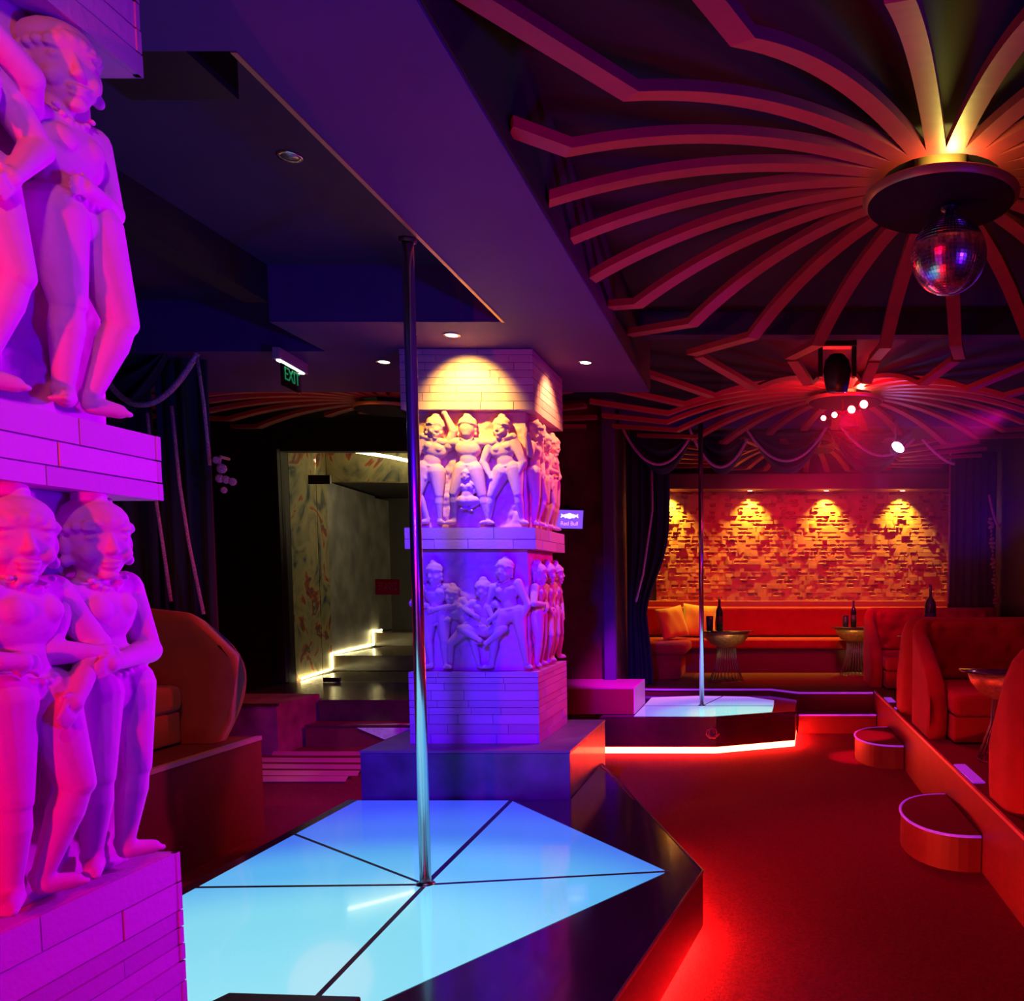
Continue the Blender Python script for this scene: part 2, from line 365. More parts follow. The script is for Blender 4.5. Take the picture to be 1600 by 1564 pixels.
def pillar(label,x0,y0,W,D,zb,zbase,zl0,zl1,zc,ztop,inset,seed,panels,vox):
    p=thing('carved_pillar',label,'pillar',(x0+W/2,y0+D/2,zb)); hx,hy=W/2,D/2
    clad(-hx,hx,-hy,hy,0,zbase-zb,seed).build('base_block',CLAD,p)
    clad(-hx,hx,-hy,hy,zl0-zb,zl1-zb,seed+1).build('ledge_band',CLAD,p)
    clad(-hx,hx,-hy,hy,zc-zb,ztop-zb,seed+2).build('capital_block',CLAD,p)
    MB().box(-hx+inset+.03,hx-inset-.03,-hy+inset+.03,hy-inset-.03,zbase-zb-.01,zc-zb+.01).build('core_shaft',STONE,p)
    for kind,lvl,figs in panels:
        za,zt=((zbase,zl0) if lvl==0 else (zl1,zc)); h=zt-za
        w=(W if kind=='front' else D)-2*inset
        M=faceM(kind,0,-hy+inset,za-zb) if kind=='front' else faceM(kind,hx-inset,0,za-zb)
        o=slab(w,h,.06,seed+lvl*3+(kind=='right')).build('relief_panel',STONE,p); o.matrix_local=M
        for (u,sc,kw,flip) in figs:
            b=figure(sc,**kw)
            if flip: b.v=[(-x,y,z) for x,y,z in b.v]; b.f=[f[::-1] for f in b.f]
            remesh_obj(b,'carved_figure',o,T(u,.012,-.012),vox)
    return p
# poses (unit height)
down=((.0,0),(0,0))
LEGS_S=(((-.075,.27),(-.06,.055)),((.075,.27),(.075,.055)))
LEGS_B=(((-.05,.28),(-.045,.055)),((.13,.29,.11),(.07,.06)))
LEGS_W=(((-.13,.29,.1),(-.15,.055)),((.12,.28),(.16,.055)))
poseA=dict(arms=(((-.2,.66),(-.33,.78)),((.2,.62),(.09,.5,.12))),legs=LEGS_B,yaw=.5,tilt=-.12,head=(.01,.885))
poseB=dict(arms=(((-.21,.61),(-.1,.6,.13)),((.2,.6),(.02,.56,.14))),legs=LEGS_S,yaw=-.35,tilt=.1)
poseC=dict(arms=(((-.18,.58),(-.12,.44,.11)),((.19,.58),(.12,.45,.11))),legs=LEGS_W,yaw=.3,tilt=.05,hip=(-.03,.5),chest=(.01,.7),head=(.02,.885))
poseD=dict(arms=(((-.22,.75),(-.38,.8)),((.22,.75),(.38,.8))),legs=LEGS_W,yaw=0,backview=True)
poseE=dict(arms=(((-.2,.86),(-.14,1.0)),((.18,.6),(.1,.48,.12))),legs=LEGS_B,yaw=-.6,tilt=.15,hip=(.03,.5),chest=(-.02,.7),head=(-.03,.88))
poseF=dict(arms=(((-.14,.55,.12),(-.28,.5,.12)),((.16,.58),(.24,.46,.1))),legs=LEGS_W,yaw=-.5,hip=(.08,.48),chest=(-.05,.64),head=(-.11,.8))
# seated musician
poseG=dict(arms=(((-.2,.62),(-.08,.56,.14)),((.2,.62),(.1,.52,.15))),legs=(((-.22,.42,.12),(-.02,.3,.14)),((.22,.42,.12),(.04,.27,.15))),hip=(0,.4),chest=(0,.62),head=(0,.8))
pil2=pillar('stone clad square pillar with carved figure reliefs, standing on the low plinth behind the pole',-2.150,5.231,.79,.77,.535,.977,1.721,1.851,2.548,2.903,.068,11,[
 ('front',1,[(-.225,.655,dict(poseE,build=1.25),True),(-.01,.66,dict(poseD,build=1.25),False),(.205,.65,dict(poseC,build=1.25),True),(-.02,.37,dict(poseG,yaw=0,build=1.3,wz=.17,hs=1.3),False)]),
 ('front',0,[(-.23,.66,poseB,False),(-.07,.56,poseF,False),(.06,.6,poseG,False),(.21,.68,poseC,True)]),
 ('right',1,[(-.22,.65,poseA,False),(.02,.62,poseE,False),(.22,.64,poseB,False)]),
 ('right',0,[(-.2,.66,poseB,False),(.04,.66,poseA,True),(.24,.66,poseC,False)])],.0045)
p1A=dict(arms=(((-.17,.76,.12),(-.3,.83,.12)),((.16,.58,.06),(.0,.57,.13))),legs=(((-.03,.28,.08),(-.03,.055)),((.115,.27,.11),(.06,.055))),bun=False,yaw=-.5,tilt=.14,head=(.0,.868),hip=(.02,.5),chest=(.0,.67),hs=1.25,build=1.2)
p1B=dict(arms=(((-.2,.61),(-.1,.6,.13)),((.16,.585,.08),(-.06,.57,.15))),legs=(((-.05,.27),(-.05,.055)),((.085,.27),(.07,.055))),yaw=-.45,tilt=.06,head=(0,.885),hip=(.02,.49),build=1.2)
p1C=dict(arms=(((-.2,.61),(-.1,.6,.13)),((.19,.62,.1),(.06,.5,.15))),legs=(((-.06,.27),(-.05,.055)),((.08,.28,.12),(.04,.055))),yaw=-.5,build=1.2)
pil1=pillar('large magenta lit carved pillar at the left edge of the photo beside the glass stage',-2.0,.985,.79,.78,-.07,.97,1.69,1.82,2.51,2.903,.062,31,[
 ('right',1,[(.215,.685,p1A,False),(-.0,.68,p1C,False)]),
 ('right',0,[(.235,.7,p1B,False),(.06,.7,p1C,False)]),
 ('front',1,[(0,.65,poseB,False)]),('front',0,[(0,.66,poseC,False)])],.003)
# plinth
pl=thing('pillar_plinth','low dark polished square plinth carrying the carved pillar behind the lit stage','plinth',(-1.742,5.585,FL))
MB().box(-.615,.615,-.573,.573,0,.59).build('plinth_body',mat('plinth_stone',(.15,.05,.16),.4,var=.5,vscale=5,coat=.2),pl,bevel=.004)
MB().box(-.618,.618,-.576,.576,.592,.605).build('plinth_top',mat('plinth_top',(.26,.1,.2),.45,var=.2),pl)
# ------------------------------------------------------------------ stage 1
ST=.25; PX,PY=-1.417,3.563
st=thing('dance_stage','nearest angular dance stage with a blue glowing glass top','stage',(PX,PY,FL))
def rel(pts,c=(PX,PY)): return [(x-c[0],y-c[1]) for x,y in pts]
outer=[(-.26,3.745),(-1.125,5.0),(-2.43,5.0),(-2.43,1.8),(-1.18,1.8),(-1.18,.6),(-.77,.6),(-.45,2.556)]
outer=[(-.26,3.745),(-.74,5.0),(-2.43,5.0),(-2.43,1.8),(-1.18,1.8),(-1.18,.6),(-.77,.6),(-.45,2.556)]
def offset(pts,d):
    n=len(pts); a=sum(pts[i][0]*pts[(i+1)%n][1]-pts[(i+1)%n][0]*pts[i][1] for i in range(n)); s=1 if a>0 else -1; o=[]
    for i in range(n):
        p0=Vector(pts[i-1]);p1=Vector(pts[i]);p2=Vector(pts[(i+1)%n]); e1=(p1-p0).normalized(); e2=(p2-p1).normalized()
        n1=Vector((-e1.y,e1.x))*s; n2=Vector((-e2.y,e2.x))*s; b=(n1+n2); k=d/max(.3,(1+n1.dot(n2))); q=p1+b*k; o.append((q.x,q.y))
    return o
MB().prism(rel(outer),.07,.316).build('stage_body',LACQ,st)
MB().prism(rel([(-.75,4.99),(-1.12,5.95),(-1.12,4.99)]),.07,.316).build('stage_body_rear',LACQ,st)
MB().prism(rel(offset(outer,.08)),0,.07).build('recessed_foot',BLK,st)
# led strip along exposed right edges
def strip(path,z0,z1,t=.012):
    b=MB()
    for i in range(len(path)-1):
        a=Vector(path[i]);c=Vector(path[i+1]); e=(c-a).normalized(); n=Vector((-e.y,e.x))*t
        b.prism([tuple(a+n),tuple(c+n),tuple(c-n),tuple(a-n)],z0,z1)
    return b
io=offset(outer,.055)
strip(rel([(io[6][0],io[6][1]),io[7],io[0],io[1]]),.03,.069).build('led_strip',mat('led_red_near',(.1,.02,.01),emit=(1,.05,.014),es=150),st)
MB().prism(rel([(-.27,3.745),(-.745,4.99),(-2.42,4.99),(-2.42,1.81),(-1.19,1.81),(-1.19,.61),(-.775,.61),(-.46,2.556)]),.316,.320).build('deck_top',DECK,st)
MB().prism(rel([(-.755,4.99),(-1.12,5.9),(-1.12,4.99)]),.316,.320).build('deck_top_rear',DECK,st)
tr=MB()
for a,b_ in (((-.77,.6),(-.45,2.556)),((-.45,2.556),(-.26,3.745)),((-.26,3.745),(-1.12,5.99))):
    a=Vector(rel([a])[0]);b2=Vector(rel([b_])[0]); e=(b2-a).normalized(); n=Vector((-e.y,e.x))*.004
    tr.prism([tuple(a+n),tuple(b2+n),tuple(b2-n),tuple(a-n)],.31,.324)
tr.build('edge_trim',mat('edge_metal',(.4,.3,.32),.3,metal=.8),st)
Pp=(PX,PY);L_=(-2.37,3.53);D_=(-2.37,4.3);C_=(-2.37,4.975);UR=(-1.461,4.975);R_=(-.404,3.73);E_=(-1.352,2.245)
for poly in ([Pp,L_,D_],[Pp,D_,C_,UR],[Pp,UR,R_],[Pp,R_,E_],[Pp,E_,(-1.6,1.85),(-2.37,1.85),L_]):
    q=offset(poly,.011) if len(poly)>2 else poly
    MB().prism(rel(q),.3195,.3225).build('glass_panel',GLIT,st)
dv=MB()
DIV=mat('divider_metal',(.06,.07,.16),.35,metal=.4)
for q,wd in ((L_,.010),(D_,.006),(UR,.013),(R_,.010),(E_,.010)):
    a=Vector((0,0)); b2=Vector(rel([q])[0]); e=b2.normalized(); n=Vector((-e.y,e.x))*wd
    MB().prism([tuple(a+n),tuple(b2+n),tuple(b2-n),tuple(a-n)],.319,.3232).build('divider_bar',DIV,st)
def pole(label,x,y,z0,z1,r):
    p=thing('dance_pole',label,'pole',(x,y,z0))
    MB().lathe([(0,0),(r,0),(r,z1-z0),(0,z1-z0)],seg=28).build('pole_tube',CHROME,p)
    MB().lathe([(0,0),(r*1.7,0),(r*1.7,.004),(r*1.25,.007),(r*1.02,.012)],seg=28).build('base_flange',CHROME,p)
    MB().lathe([(r*1.02,z1-z0-.02),(r*1.5,z1-z0-.015),(r*1.5,z1-z0-.004),(0,z1-z0-.004)],seg=28).build('top_flange',BLK,p)
pole('tall chrome dance pole rising from the nearest blue glass stage',PX,PY,ST+.004,CZ-.42,.0235)
sk=thing('floor_monitor','low black wedge box at the bottom edge of the photo on the glass stage','speaker',(-1.37,2.28,ST+.004),rz=-.06)
MB().add([(-.2,-.2,0),(.2,-.2,0),(.2,.16,0),(-.2,.16,0),(-.2,-.2,.13),(.2,-.2,.13),(.2,.16,.075),(-.2,.16,.075)],[(0,3,2,1),(4,5,6,7),(0,1,5,4),(1,2,6,5),(2,3,7,6),(3,0,4,7)]).build('monitor_cabinet',BLK,sk,bevel=.006)
MB().box(-.17,.17,-.206,-.2,.02,.11).build('speaker_grille',DISC,sk)
# ------------------------------------------------------------------ stage 2
s2=(-.597,8.57)
st2=thing('dance_stage','far angular dance stage in front of the alcove with pale glowing top','stage',(s2[0],s2[1],FL))
o2=[(-1.49,7.885),(-.42,7.88),(.323,8.23),(.37,9.02),(.1,9.4),(-1.3,9.4),(-1.49,9.4)]
MB().prism(rel(o2,s2),.07,.346).build('stage_body',LACQ,st2)
MB().prism(rel(offset(o2,.05),s2),0,.07).build('recessed_foot',BLK,st2)
i2=offset(o2,.016); strip(rel([i2[0],i2[1],i2[2],i2[3]],s2),.012,.069).build('led_strip',LEDR,st2)
MB().prism(rel(offset(o2,.004),s2),.346,.350).build('deck_top',DECK,st2)
g2=[(-1.18,7.93),(-.46,7.925),(.1,8.2),(.13,8.98),(-.15,9.26),(-.7,9.33),(-1.18,9.2)]
p2=s2
for a,b_ in ((0,2),(2,5),(5,7)):
    pass
MB().prism(rel([g2[0],g2[1],g2[2],(.12,8.57),p2,(-1.18,8.57)],s2),.350,.353).build('glass_panel',GLIT2,st2)
MB().prism(rel([(.12,8.575),g2[3],g2[4],(-.42,9.3),p2],s2),.350,.353).build('glass_panel',GLIT2,st2)
MB().prism(rel([(-.43,9.3),g2[5],g2[6],(-1.18,8.58),p2],s2),.350,.353).build('glass_panel',GLIT2,st2)
for q in ((-1.18,8.57),(.12,8.57),(-.42,9.3)):
    b2=Vector(rel([q],s2)[0]); e=b2.normalized(); n=Vector((-e.y,e.x))*.007
    MB().prism([tuple(n),tuple(b2+n),tuple(b2-n),tuple(-n)],.350,.3545).build('divider_bar',DIV,st2)
pole('slim chrome dance pole on the far stage before the tiled alcove',s2[0],s2[1],.285,3.15,.0235)
glint=MB()
for k in range(14):
    a=k*.9; r=.02+.003*k; glint.cap((r*math.cos(a),0,.04*math.sin(a)+.0),(r*math.cos(a+.7)*1.1,-.004,.05*math.sin(a+.7)),.009,.006,8)
glint.build('reflection_glint',GOLD,st2,loc=(.142,-.705,.205))  # gold curls standing in for a reflection on the glossy stage front
# low side wall left of stage 2
sw=thing('low_partition','low maroon partition block at the left end of the far stage, its side lit magenta','partition',(-2.0,8.45,.285))
MB().box(-.75,.8,-.42,.3,.0,.235).build('partition_body',PLAT,sw)
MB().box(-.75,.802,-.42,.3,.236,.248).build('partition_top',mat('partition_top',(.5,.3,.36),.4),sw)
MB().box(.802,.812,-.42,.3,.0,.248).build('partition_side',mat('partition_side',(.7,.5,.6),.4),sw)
sb=thing('low_partition','dark block on the floor beneath the wall with the screen, left of the far stage','partition',(-2.78,8.3,FL))
MB().box(-.5,.815,-.25,.44,0,.354).build('partition_body',PLAT,sb)
# ------------------------------------------------------------------ steps and alcove floor
al=thing('alcove_platform','raised red carpeted alcove floor under the bench sofa','platform',(0,0,FL))
MB().prism([(.40,9.27),(2.98,9.27),(2.98,12.29),(-1.71,12.29),(-1.71,9.95),(-1.5,9.6),(-1.1,9.56),(.1,9.56)],0,.40).build('platform_body',PTOP,al)
sp=MB(); 
for a,b_ in (((.40,9.26),(1.2,9.26)),((.1,9.55),(.40,9.26)),((-1.1,9.55),(.1,9.55)),((-1.5,9.59),(-1.1,9.55))):
    a=Vector(a);b2=Vector(b_);e=(b2-a).normalized();n=Vector((-e.y,e.x))*.012
    sp.prism([tuple(a+n),tuple(b2+n),tuple(b2-n),tuple(a-n)],.385,.403)
NOSE=mat('step_nosing',(.5,.3,.6),.4,emit=sr(150,40,230),es=.55)
sp.build('nosing_strip',NOSE,al)
s_=thing('alcove_step','straight step with violet lit edge to the right of the far stage','step',(.79,9.1,FL))
MB().box(-.40,.41,-.12,.15,0,.2).build('step_body',PLAT,s_)
MB().box(-.40,.41,-.135,-.105,.19,.205).build('nosing_strip',NOSE,s_)
# right booth platform
bp=thing('booth_platform','long raised red platform with metal edge carrying the booth sofas on the right','platform',(0,0,FL))
MB().box(1.213,2.99,.0,9.25,0,.42).build('platform_body',PLAT,bp)
MB().box(1.209,1.225,.0,9.25,.405,.424).build('edge_trim',mat('edge_red',(.75,.3,.28),.35,metal=.3),bp)
MB().box(1.226,2.985,.0,9.25,.421,.425).build('platform_carpet',PTOP,bp)
for y0,y1 in ((8.3,8.62),(7.85,7.95),(4.95,5.45)):
    MB().box(1.228,1.30,y0,y1,.4255,.433).build('step_light_cover',NOSE,bp)
def halfstep(label,y):
    t=thing('half_round_step',label,'step',(1.206,y,FL))
    pts=[(0,-.47)]+[(-.36*math.sin(PI*k/24)**.8,-.47*math.cos(PI*k/24)) for k in range(1,24)]+[(0,.47)]
    MB().prism(pts,0,.20).build('step_body',PLAT,t)
    q=[(x*1.0,yy*1.0) for x,yy in pts]
    MB().prism([(x*.97,yy*.97) for x,yy in pts],.2,.206).build('step_carpet',PTOP,t)
    MB().tube([(x-.002,yy,.2) for x,yy in q],.008,8).build('nosing_strip',NOSE,t)
halfstep('half round step nearest the camera against the right booth platform',5.12)
halfstep('half round step farther back, beside the far stage, against the booth platform',7.72)
# ------------------------------------------------------------------ sofas
def tuft(w,h,d,nx,nz,seedz=0):
    """tufted pad, local: x 0..w, z 0..h, front toward -y"""
    pts=[]
    for j in range(nz):
        for i in range(nx+(j%2)): pts.append(((i+.5-(j%2)*.5)/nx*w,(j+.6)/nz*h))
    b=MB()
    def f(u,v):
        x=u*w;z=v*h; q=0
        dm=min((math.hypot(x-a,z-c) for a,c in pts),default=1)
        r=min(w/nx,h/nz)*.62; q=-d*.55*math.exp(-(dm/(r*.38))**2)
        e=min(u*w,(1-u)*w,v*h,(1-v)*h); rr=.05
        if e<rr: q-=d*(1-math.sqrt(max(0,1-((rr-e)/rr)**2)))
        return (x,-d-q,z)
    b.grid(f,int(w/.03),int(h/.03))
    for a,c in pts:
        if .04<a<w-.04 and .04<c<h-.04: b.ell((a,-d*.5,c),(.012,.008,.012),8,6)
    return b
def sofa(label,x0,x1,yb,yf,z0,m,group,facing=1,wing='left',H=.86,bulge=0.,wl=.55,egg=.05,w0=.5):
    """back line at yb, seat front at yf; facing=+1 means the seat looks toward the camera (-y)"""
    sg=-1 if facing>0 else 1
    t=thing('booth_sofa',label,'sofa',((x0+x1)/2,yb,z0),group=group)
    W=x1-x0; D=abs(yb-yf); rc=.22
    def fl(b,nrm=True):   # local frame built with front = -y
        if facing<0: b.v=[(x,-y,z) for x,y,z in b.v]; b.f=[f[::-1] for f in b.f]
        if wing=='right': b.v=[(-x,y,z) for x,y,z in b.v]; b.f=[f[::-1] for f in b.f]
        return b
    hw=W/2; th=.12
    path=[]   # outer line from wing front to far end
    n=8
    for k in range(6): path.append((-hw,-wl+(wl-rc)*k/5,(-1,0)))
    for k in range(1,n): a=PI/2*k/n; path.append((-hw+rc-rc*math.cos(a),-rc+rc*math.sin(a),(-math.cos(a),math.sin(a))))
    for k in range(9): path.append((-hw+rc+(W-rc)*k/8,0,(0,1)))
    b=MB(); prof=[]
    N=len(path)
    for i,(x,y,nn) in enumerate(path):
        f=min(1,i/9); hh=H*(w0+(1-w0)*math.sin(f*PI/2))
        sec=[]
        for (o,z) in [(0,q/14*.93) for q in range(15)]+[(-.012,.965),(-.035,.992),(-.06,1.),(-.085,.992),(-.108,.965)]+[(-th,.93-q/10*.93) for q in range(11)]:
            bg=bulge*math.sin(PI*min(1,z*1.02))-bulge*.9*max(0,z-.7)/.3*.8
            eg=egg*(math.sin(PI*min(1,z*1.02))-1.3*max(0,(z-.5)/.5)**2)*max(0,1-i/5)
            sec.append((x+nn[0]*(o+bg),y+nn[1]*(o+bg*.5)-eg,z*hh))
        prof.append(sec)
    m_=len(prof[0]); vs=[p for s in prof for p in s]
    fs=[(i*m_+j,(i+1)*m_+j,(i+1)*m_+j+1,i*m_+j+1) for i in range(N-1) for j in range(m_-1)]+[tuple(range(m_)),tuple(range((N-1)*m_,N*m_))[::-1]]
    b.add(vs,fs,True); fl(b).build('outer_shell',m,t,fixn=True)
    pb=tuft(W-rc-.05,H*.56,.09,max(3,int(W/.24)),3); pb.v=[(x-hw+rc*.7,y-th+.005,z+H*.4) for x,y,z in pb.v]; fl(pb).build('tufted_backrest',m,t,fixn=True)
    sb_=MB().box(-hw+th+.02,hw,-D,-th-.01,0.01,.2); fl(sb_).build('seat_base',m,t,bevel=.015)
    sc=MB().box(-hw+th+.01,hw,-D-.02,-th-.03,.2,.36); fl(sc).build('seat_cushion',m,t,bevel=.045)
    for x in (-hw+.3,hw-.2):
        for y in (-D+.1,-.25): fl(MB().box(x-.02,x+.02,y-.02,y+.02,-.0,.012)).build('foot',BLK,t)
    return t
G='tufted booth sofas on the right platform'; PZ=.356
sofa('nearest red sofa at the right edge seen from behind, seat facing away',1.245,2.7,4.15,5.08,PZ,VELV,G,facing=-1,wl=.5)
sofa('wide dark red tufted sofa in the middle booth, seat facing the camera',1.245,2.85,7.3,6.15,PZ,VELV,G,wl=.95,H=.87)
sofa('red sofa back to back behind the middle one, seat facing the alcove',1.245,2.85,7.45,8.15,PZ,VELV,G,facing=-1,wl=.45)
sofa('farthest pinkish red tufted sofa of the right platform, seat facing the camera',1.23,2.85,10.6,9.45,.335,VELV,G,wl=.95,H=.87)
# left booth
lp=thing('booth_platform','high maroon platform with pink lit edge at left behind the magenta pillar','platform',(0,0,FL))
MB().box(-6.5,-3.16,2.4,5.40,0,.62).build('platform_body',PLAT,lp)
MB().box(-3.19,-3.155,2.4,5.40,.6,.625).build('edge_trim',mat('edge_pink',(.6,.25,.35),.4),lp)
os_=sofa('rounded orange velvet sofa on the left platform before the navy curtain',-.85,.85,0,-.62,.552,VELO,None,wing='right',H=.85,bulge=.07,wl=.80,egg=.10,w0=.93)
os_.location=(-4.1,4.42,.552); os_.rotation_euler=(0,0,PI/2)
bx=thing('low_partition','pink lit marble faced block beside the entrance steps','partition',(-4.9,8.2,FL))
MB().box(-.5,.46,-.35,.42,0,.47).build('partition_body',mat('pink_stone',(.5,.16,.18),.4,var=.45,vscale=5),bx)
MB().box(-.5,.465,-.36,-.32,.455,.475).build('edge_trim',CHROME,bx)
# ------------------------------------------------------------------ tables
def wiretable(label,x,y,z0,h,grp,br=.28):
    t=thing('bowl_table',label,'table',(x,y,z0),group=grp)
    prof=[(.0,h-.2),(.10,h-.196),(.19,h-.16),(.25,h-.09),(br,h-.012),(br-.012,h-.012),(.235,h-.09),(.17,h-.145),(.08,h-.18),(0,h-.185)]
    MB().lathe(prof,seg=40).build('bowl',GILT,t)
    MB().lathe([(0,h-.012),(br+.05,h-.012),(br+.055,h-.006),(br+.05,h),(0,h)],seg=48).build('table_top',TGL,t)
    wb=MB()
    for k in range(26):
        a=2*PI*k/26; 
        wb.tube([(.11*math.cos(a+.1),.11*math.sin(a+.1),h-.19),(.12*math.cos(a+.05),.12*math.sin(a+.05),h*.4),(.2*math.cos(a),.2*math.sin(a),.006)],.0035,6)
    wb.build('wire_base',WIREM,t)
    ring=MB(); ring.tube([(.2*math.cos(2*PI*k/32),.2*math.sin(2*PI*k/32),.006) for k in range(33)],.005,6); ring.build('base_ring',WIREM,t)
    return t
GT='gilt bowl tables'
wiretable('gilt bowl table with wire base in the alcove, holding a bottle and a tumbler',-.42,10.28,.332,.61,GT)
wiretable('gilt bowl table at the right of the alcove partly hidden by the pinkish sofa',1.2,11.0-.02,.332,.62,GT)
wiretable('gilt bowl table on the right platform between the nearest and middle sofas',1.62,5.6,.357,.6,GT)
wiretable('table hidden behind the middle sofas carrying a long necked bottle',1.7,8.72,.357,.62,GT)
def bottle(label,x,y,z,h,r,neck,m=BOTT):
    t=thing('bottle',label,'bottle',(x,y,z+.001),group='bottles on the tables')
    MB().lathe([(0,0),(r,0),(r,h*.58),(r*.9,h*.65),(neck*1.2,h*.76),(neck,h*.8),(neck,h*.96)],seg=24).build('bottle_body',m,t)
    MB().lathe([(r*1.005,h*.2),(r*1.012,h*.2),(r*1.012,h*.45),(r*1.005,h*.45)],seg=24).build('bottle_label',mat('label_dark',(.06,.02,.06),.6),t)
    MB().lathe([(neck*1.1,h*.93),(neck*1.15,h*.93),(neck*1.15,h),(0,h)],seg=18).build('bottle_cap',mat('cap',(.2,.06,.2),.4,metal=.5),t)
bottle('dark bottle beside the tumbler on the left alcove table',-.50,10.24,.943,.37,.042,.015)
bottle('dark bottle beside the small bucket on the right alcove table',1.16,10.9,.953,.33,.036,.013)
bottle('long necked bottle rising above the middle sofa back on the right',1.69,8.66,.978,.52,.058,.014)
def tumbler(label,x,y,z,h,r):
    o=MB().lathe([(0,0),(r*.85,0),(r,h),(r*.92,h),(r*.78,.01),(0,.01)],seg=24).build('tumbler',mat('tumbler_dark',(.03,.03,.07),.1,coat=.5),loc=(x,y,z+.001)); tag(o,label,'glass')
tumbler('dark tumbler standing left of the bottle on the left alcove table',-.615,10.22,.943,.17,.045)
tumbler('dark bucket shaped tumbler left of the bottle on the right alcove table',1.06,10.9,.953,.14,.042)
# ------------------------------------------------------------------ alcove bench
bs=thing('bench_sofa','long L shaped red bench sofa along the tiled alcove wall','sofa',(.5,11.8,.331))
MB().box(-2.15,2.3,-.35,.28,0,.3).build('seat_base',mat('bench_base',(.16,.03,.06),.6),bs)
MB().box(-2.16,2.3,-.42,.05,.3,.43).build('seat_cushion',VELV,bs,bevel=.035)
b=MB().box(-2.16,2.3,.06,.27,.44,.84); b.build('backrest',VELV,bs,bevel=.03)
MB().box(-2.15,-1.5,-1.3,-.43,0,.3).build('side_base',VELV,bs,bevel=.01)
MB().box(-2.0,-1.42,-1.34,-.43,.3,.42).build('side_cushion',VELV,bs,bevel=.035)
MB().box(-2.2,-2.01,-1.3,-.43,.3,.84).build('side_backrest',VELV,bs,bevel=.03)
def pillow(label,x,y,z,rz,rx,s=.44,ry=0.):
    b=MB()
    def f(sgn):
        def g(u,v):
            a=u*2-1;c=v*2-1; th=.075*(max(0,(1-a**4)*(1-c**4)))**.6
            k=1-.07*(1-abs(a))*abs(c)**2 ; k2=1-.07*(1-abs(c))*abs(a)**2
            wr=.004*math.sin(a*9+c*3)
            return (a*s/2*k2,sgn*(th)+wr*(th>.01),c*s/2*k+s/2)
        return g
    b.grid(f(-1),18,18); n=len(b.f); b.grid(f(1),18,18); b.f[n:]=[q[::-1] for q in b.f[n:]]
    o=b.build('throw_pillow',PILM,merge=True,loc=(x,y,z)); o.rotation_euler=(rx,ry,rz); tag(o,label,'pillow','amber pillows on the alcove bench'); return o
pillow('amber throw pillow on the alcove bench, the front left one',-1.12,11.40,.775,.75,-.3,.43,-.12)
pillow('amber throw pillow behind and right of the front one on the bench',-.86,11.66,.77,.15,-.32,.46,.1)
# ------------------------------------------------------------------ tiled wall
tw=MB(); rnd=random.Random(5); X0,X1,Z0,Z1=-1.485,2.64,1.25,2.78; rows=27; rh=(Z1-Z0)/rows
for j in range(rows):
    x=X0-(rnd.uniform(0,.06))
    while x<X1-.01:
        w_=rnd.choice([.06,.09,.11,.12]); xa=max(x,X0); xb=min(x+w_,X1); 
        if X1-xb<.03: xb=X1
        d=rnd.uniform(.036,.046)+(.02 if rnd.random()<.12 else 0); ty=rnd.random()*.95; cx=(xa+xb)/2; hw_=(xb-xa)/2; za=Z0+j*rh; z_c=za+rh/2
        px=cx+rnd.uniform(-.4,.4)*hw_; sl=rnd.choice([-.5,0,0,.5])
        def f(u,v):
            X=xa+u*(xb-xa);Z=za+v*rh; y=d
            if ty<.34:
                q=((X-px)/(hw_*.85))**2+((Z-(z_c+.012)-sl*(X-px)*.4)/(rh*.56))**2
                w1=(Z-z_c)/(rh/2)
                if q<1: y=(d+.03-.055*(w1+1)/1.2) if w1<.2 else d-.025
            elif ty<.42: y=d+.016*math.sin(u*PI)
            elif ty<.55: y=d+.006*(.5-v)
            return (X,12.255-y,Z)
        nu,nv=(10,8) if ty<.5 else (1,1)
        tw.grid(f,nu,nv,False)
        # sides
        g=.0; yb_=12.295
        for (p,q) in (((xa,za),(xb,za)),((xb,za),(xb,za+rh)),((xb,za+rh),(xa,za+rh)),((xa,za+rh),(xa,za))):
            yy=12.255-d
            tw.add([(p[0],yy,p[1]),(q[0],yy,q[1]),(q[0],yb_,q[1]),(p[0],yb_,p[1])],[(0,1,2,3)])
        x+=w_
o=tw.build('relief_tile_panel',TILE,fixn=False); tag(o,'wide panel of scooped relief tiles lit gold above the alcove bench','wall panel')
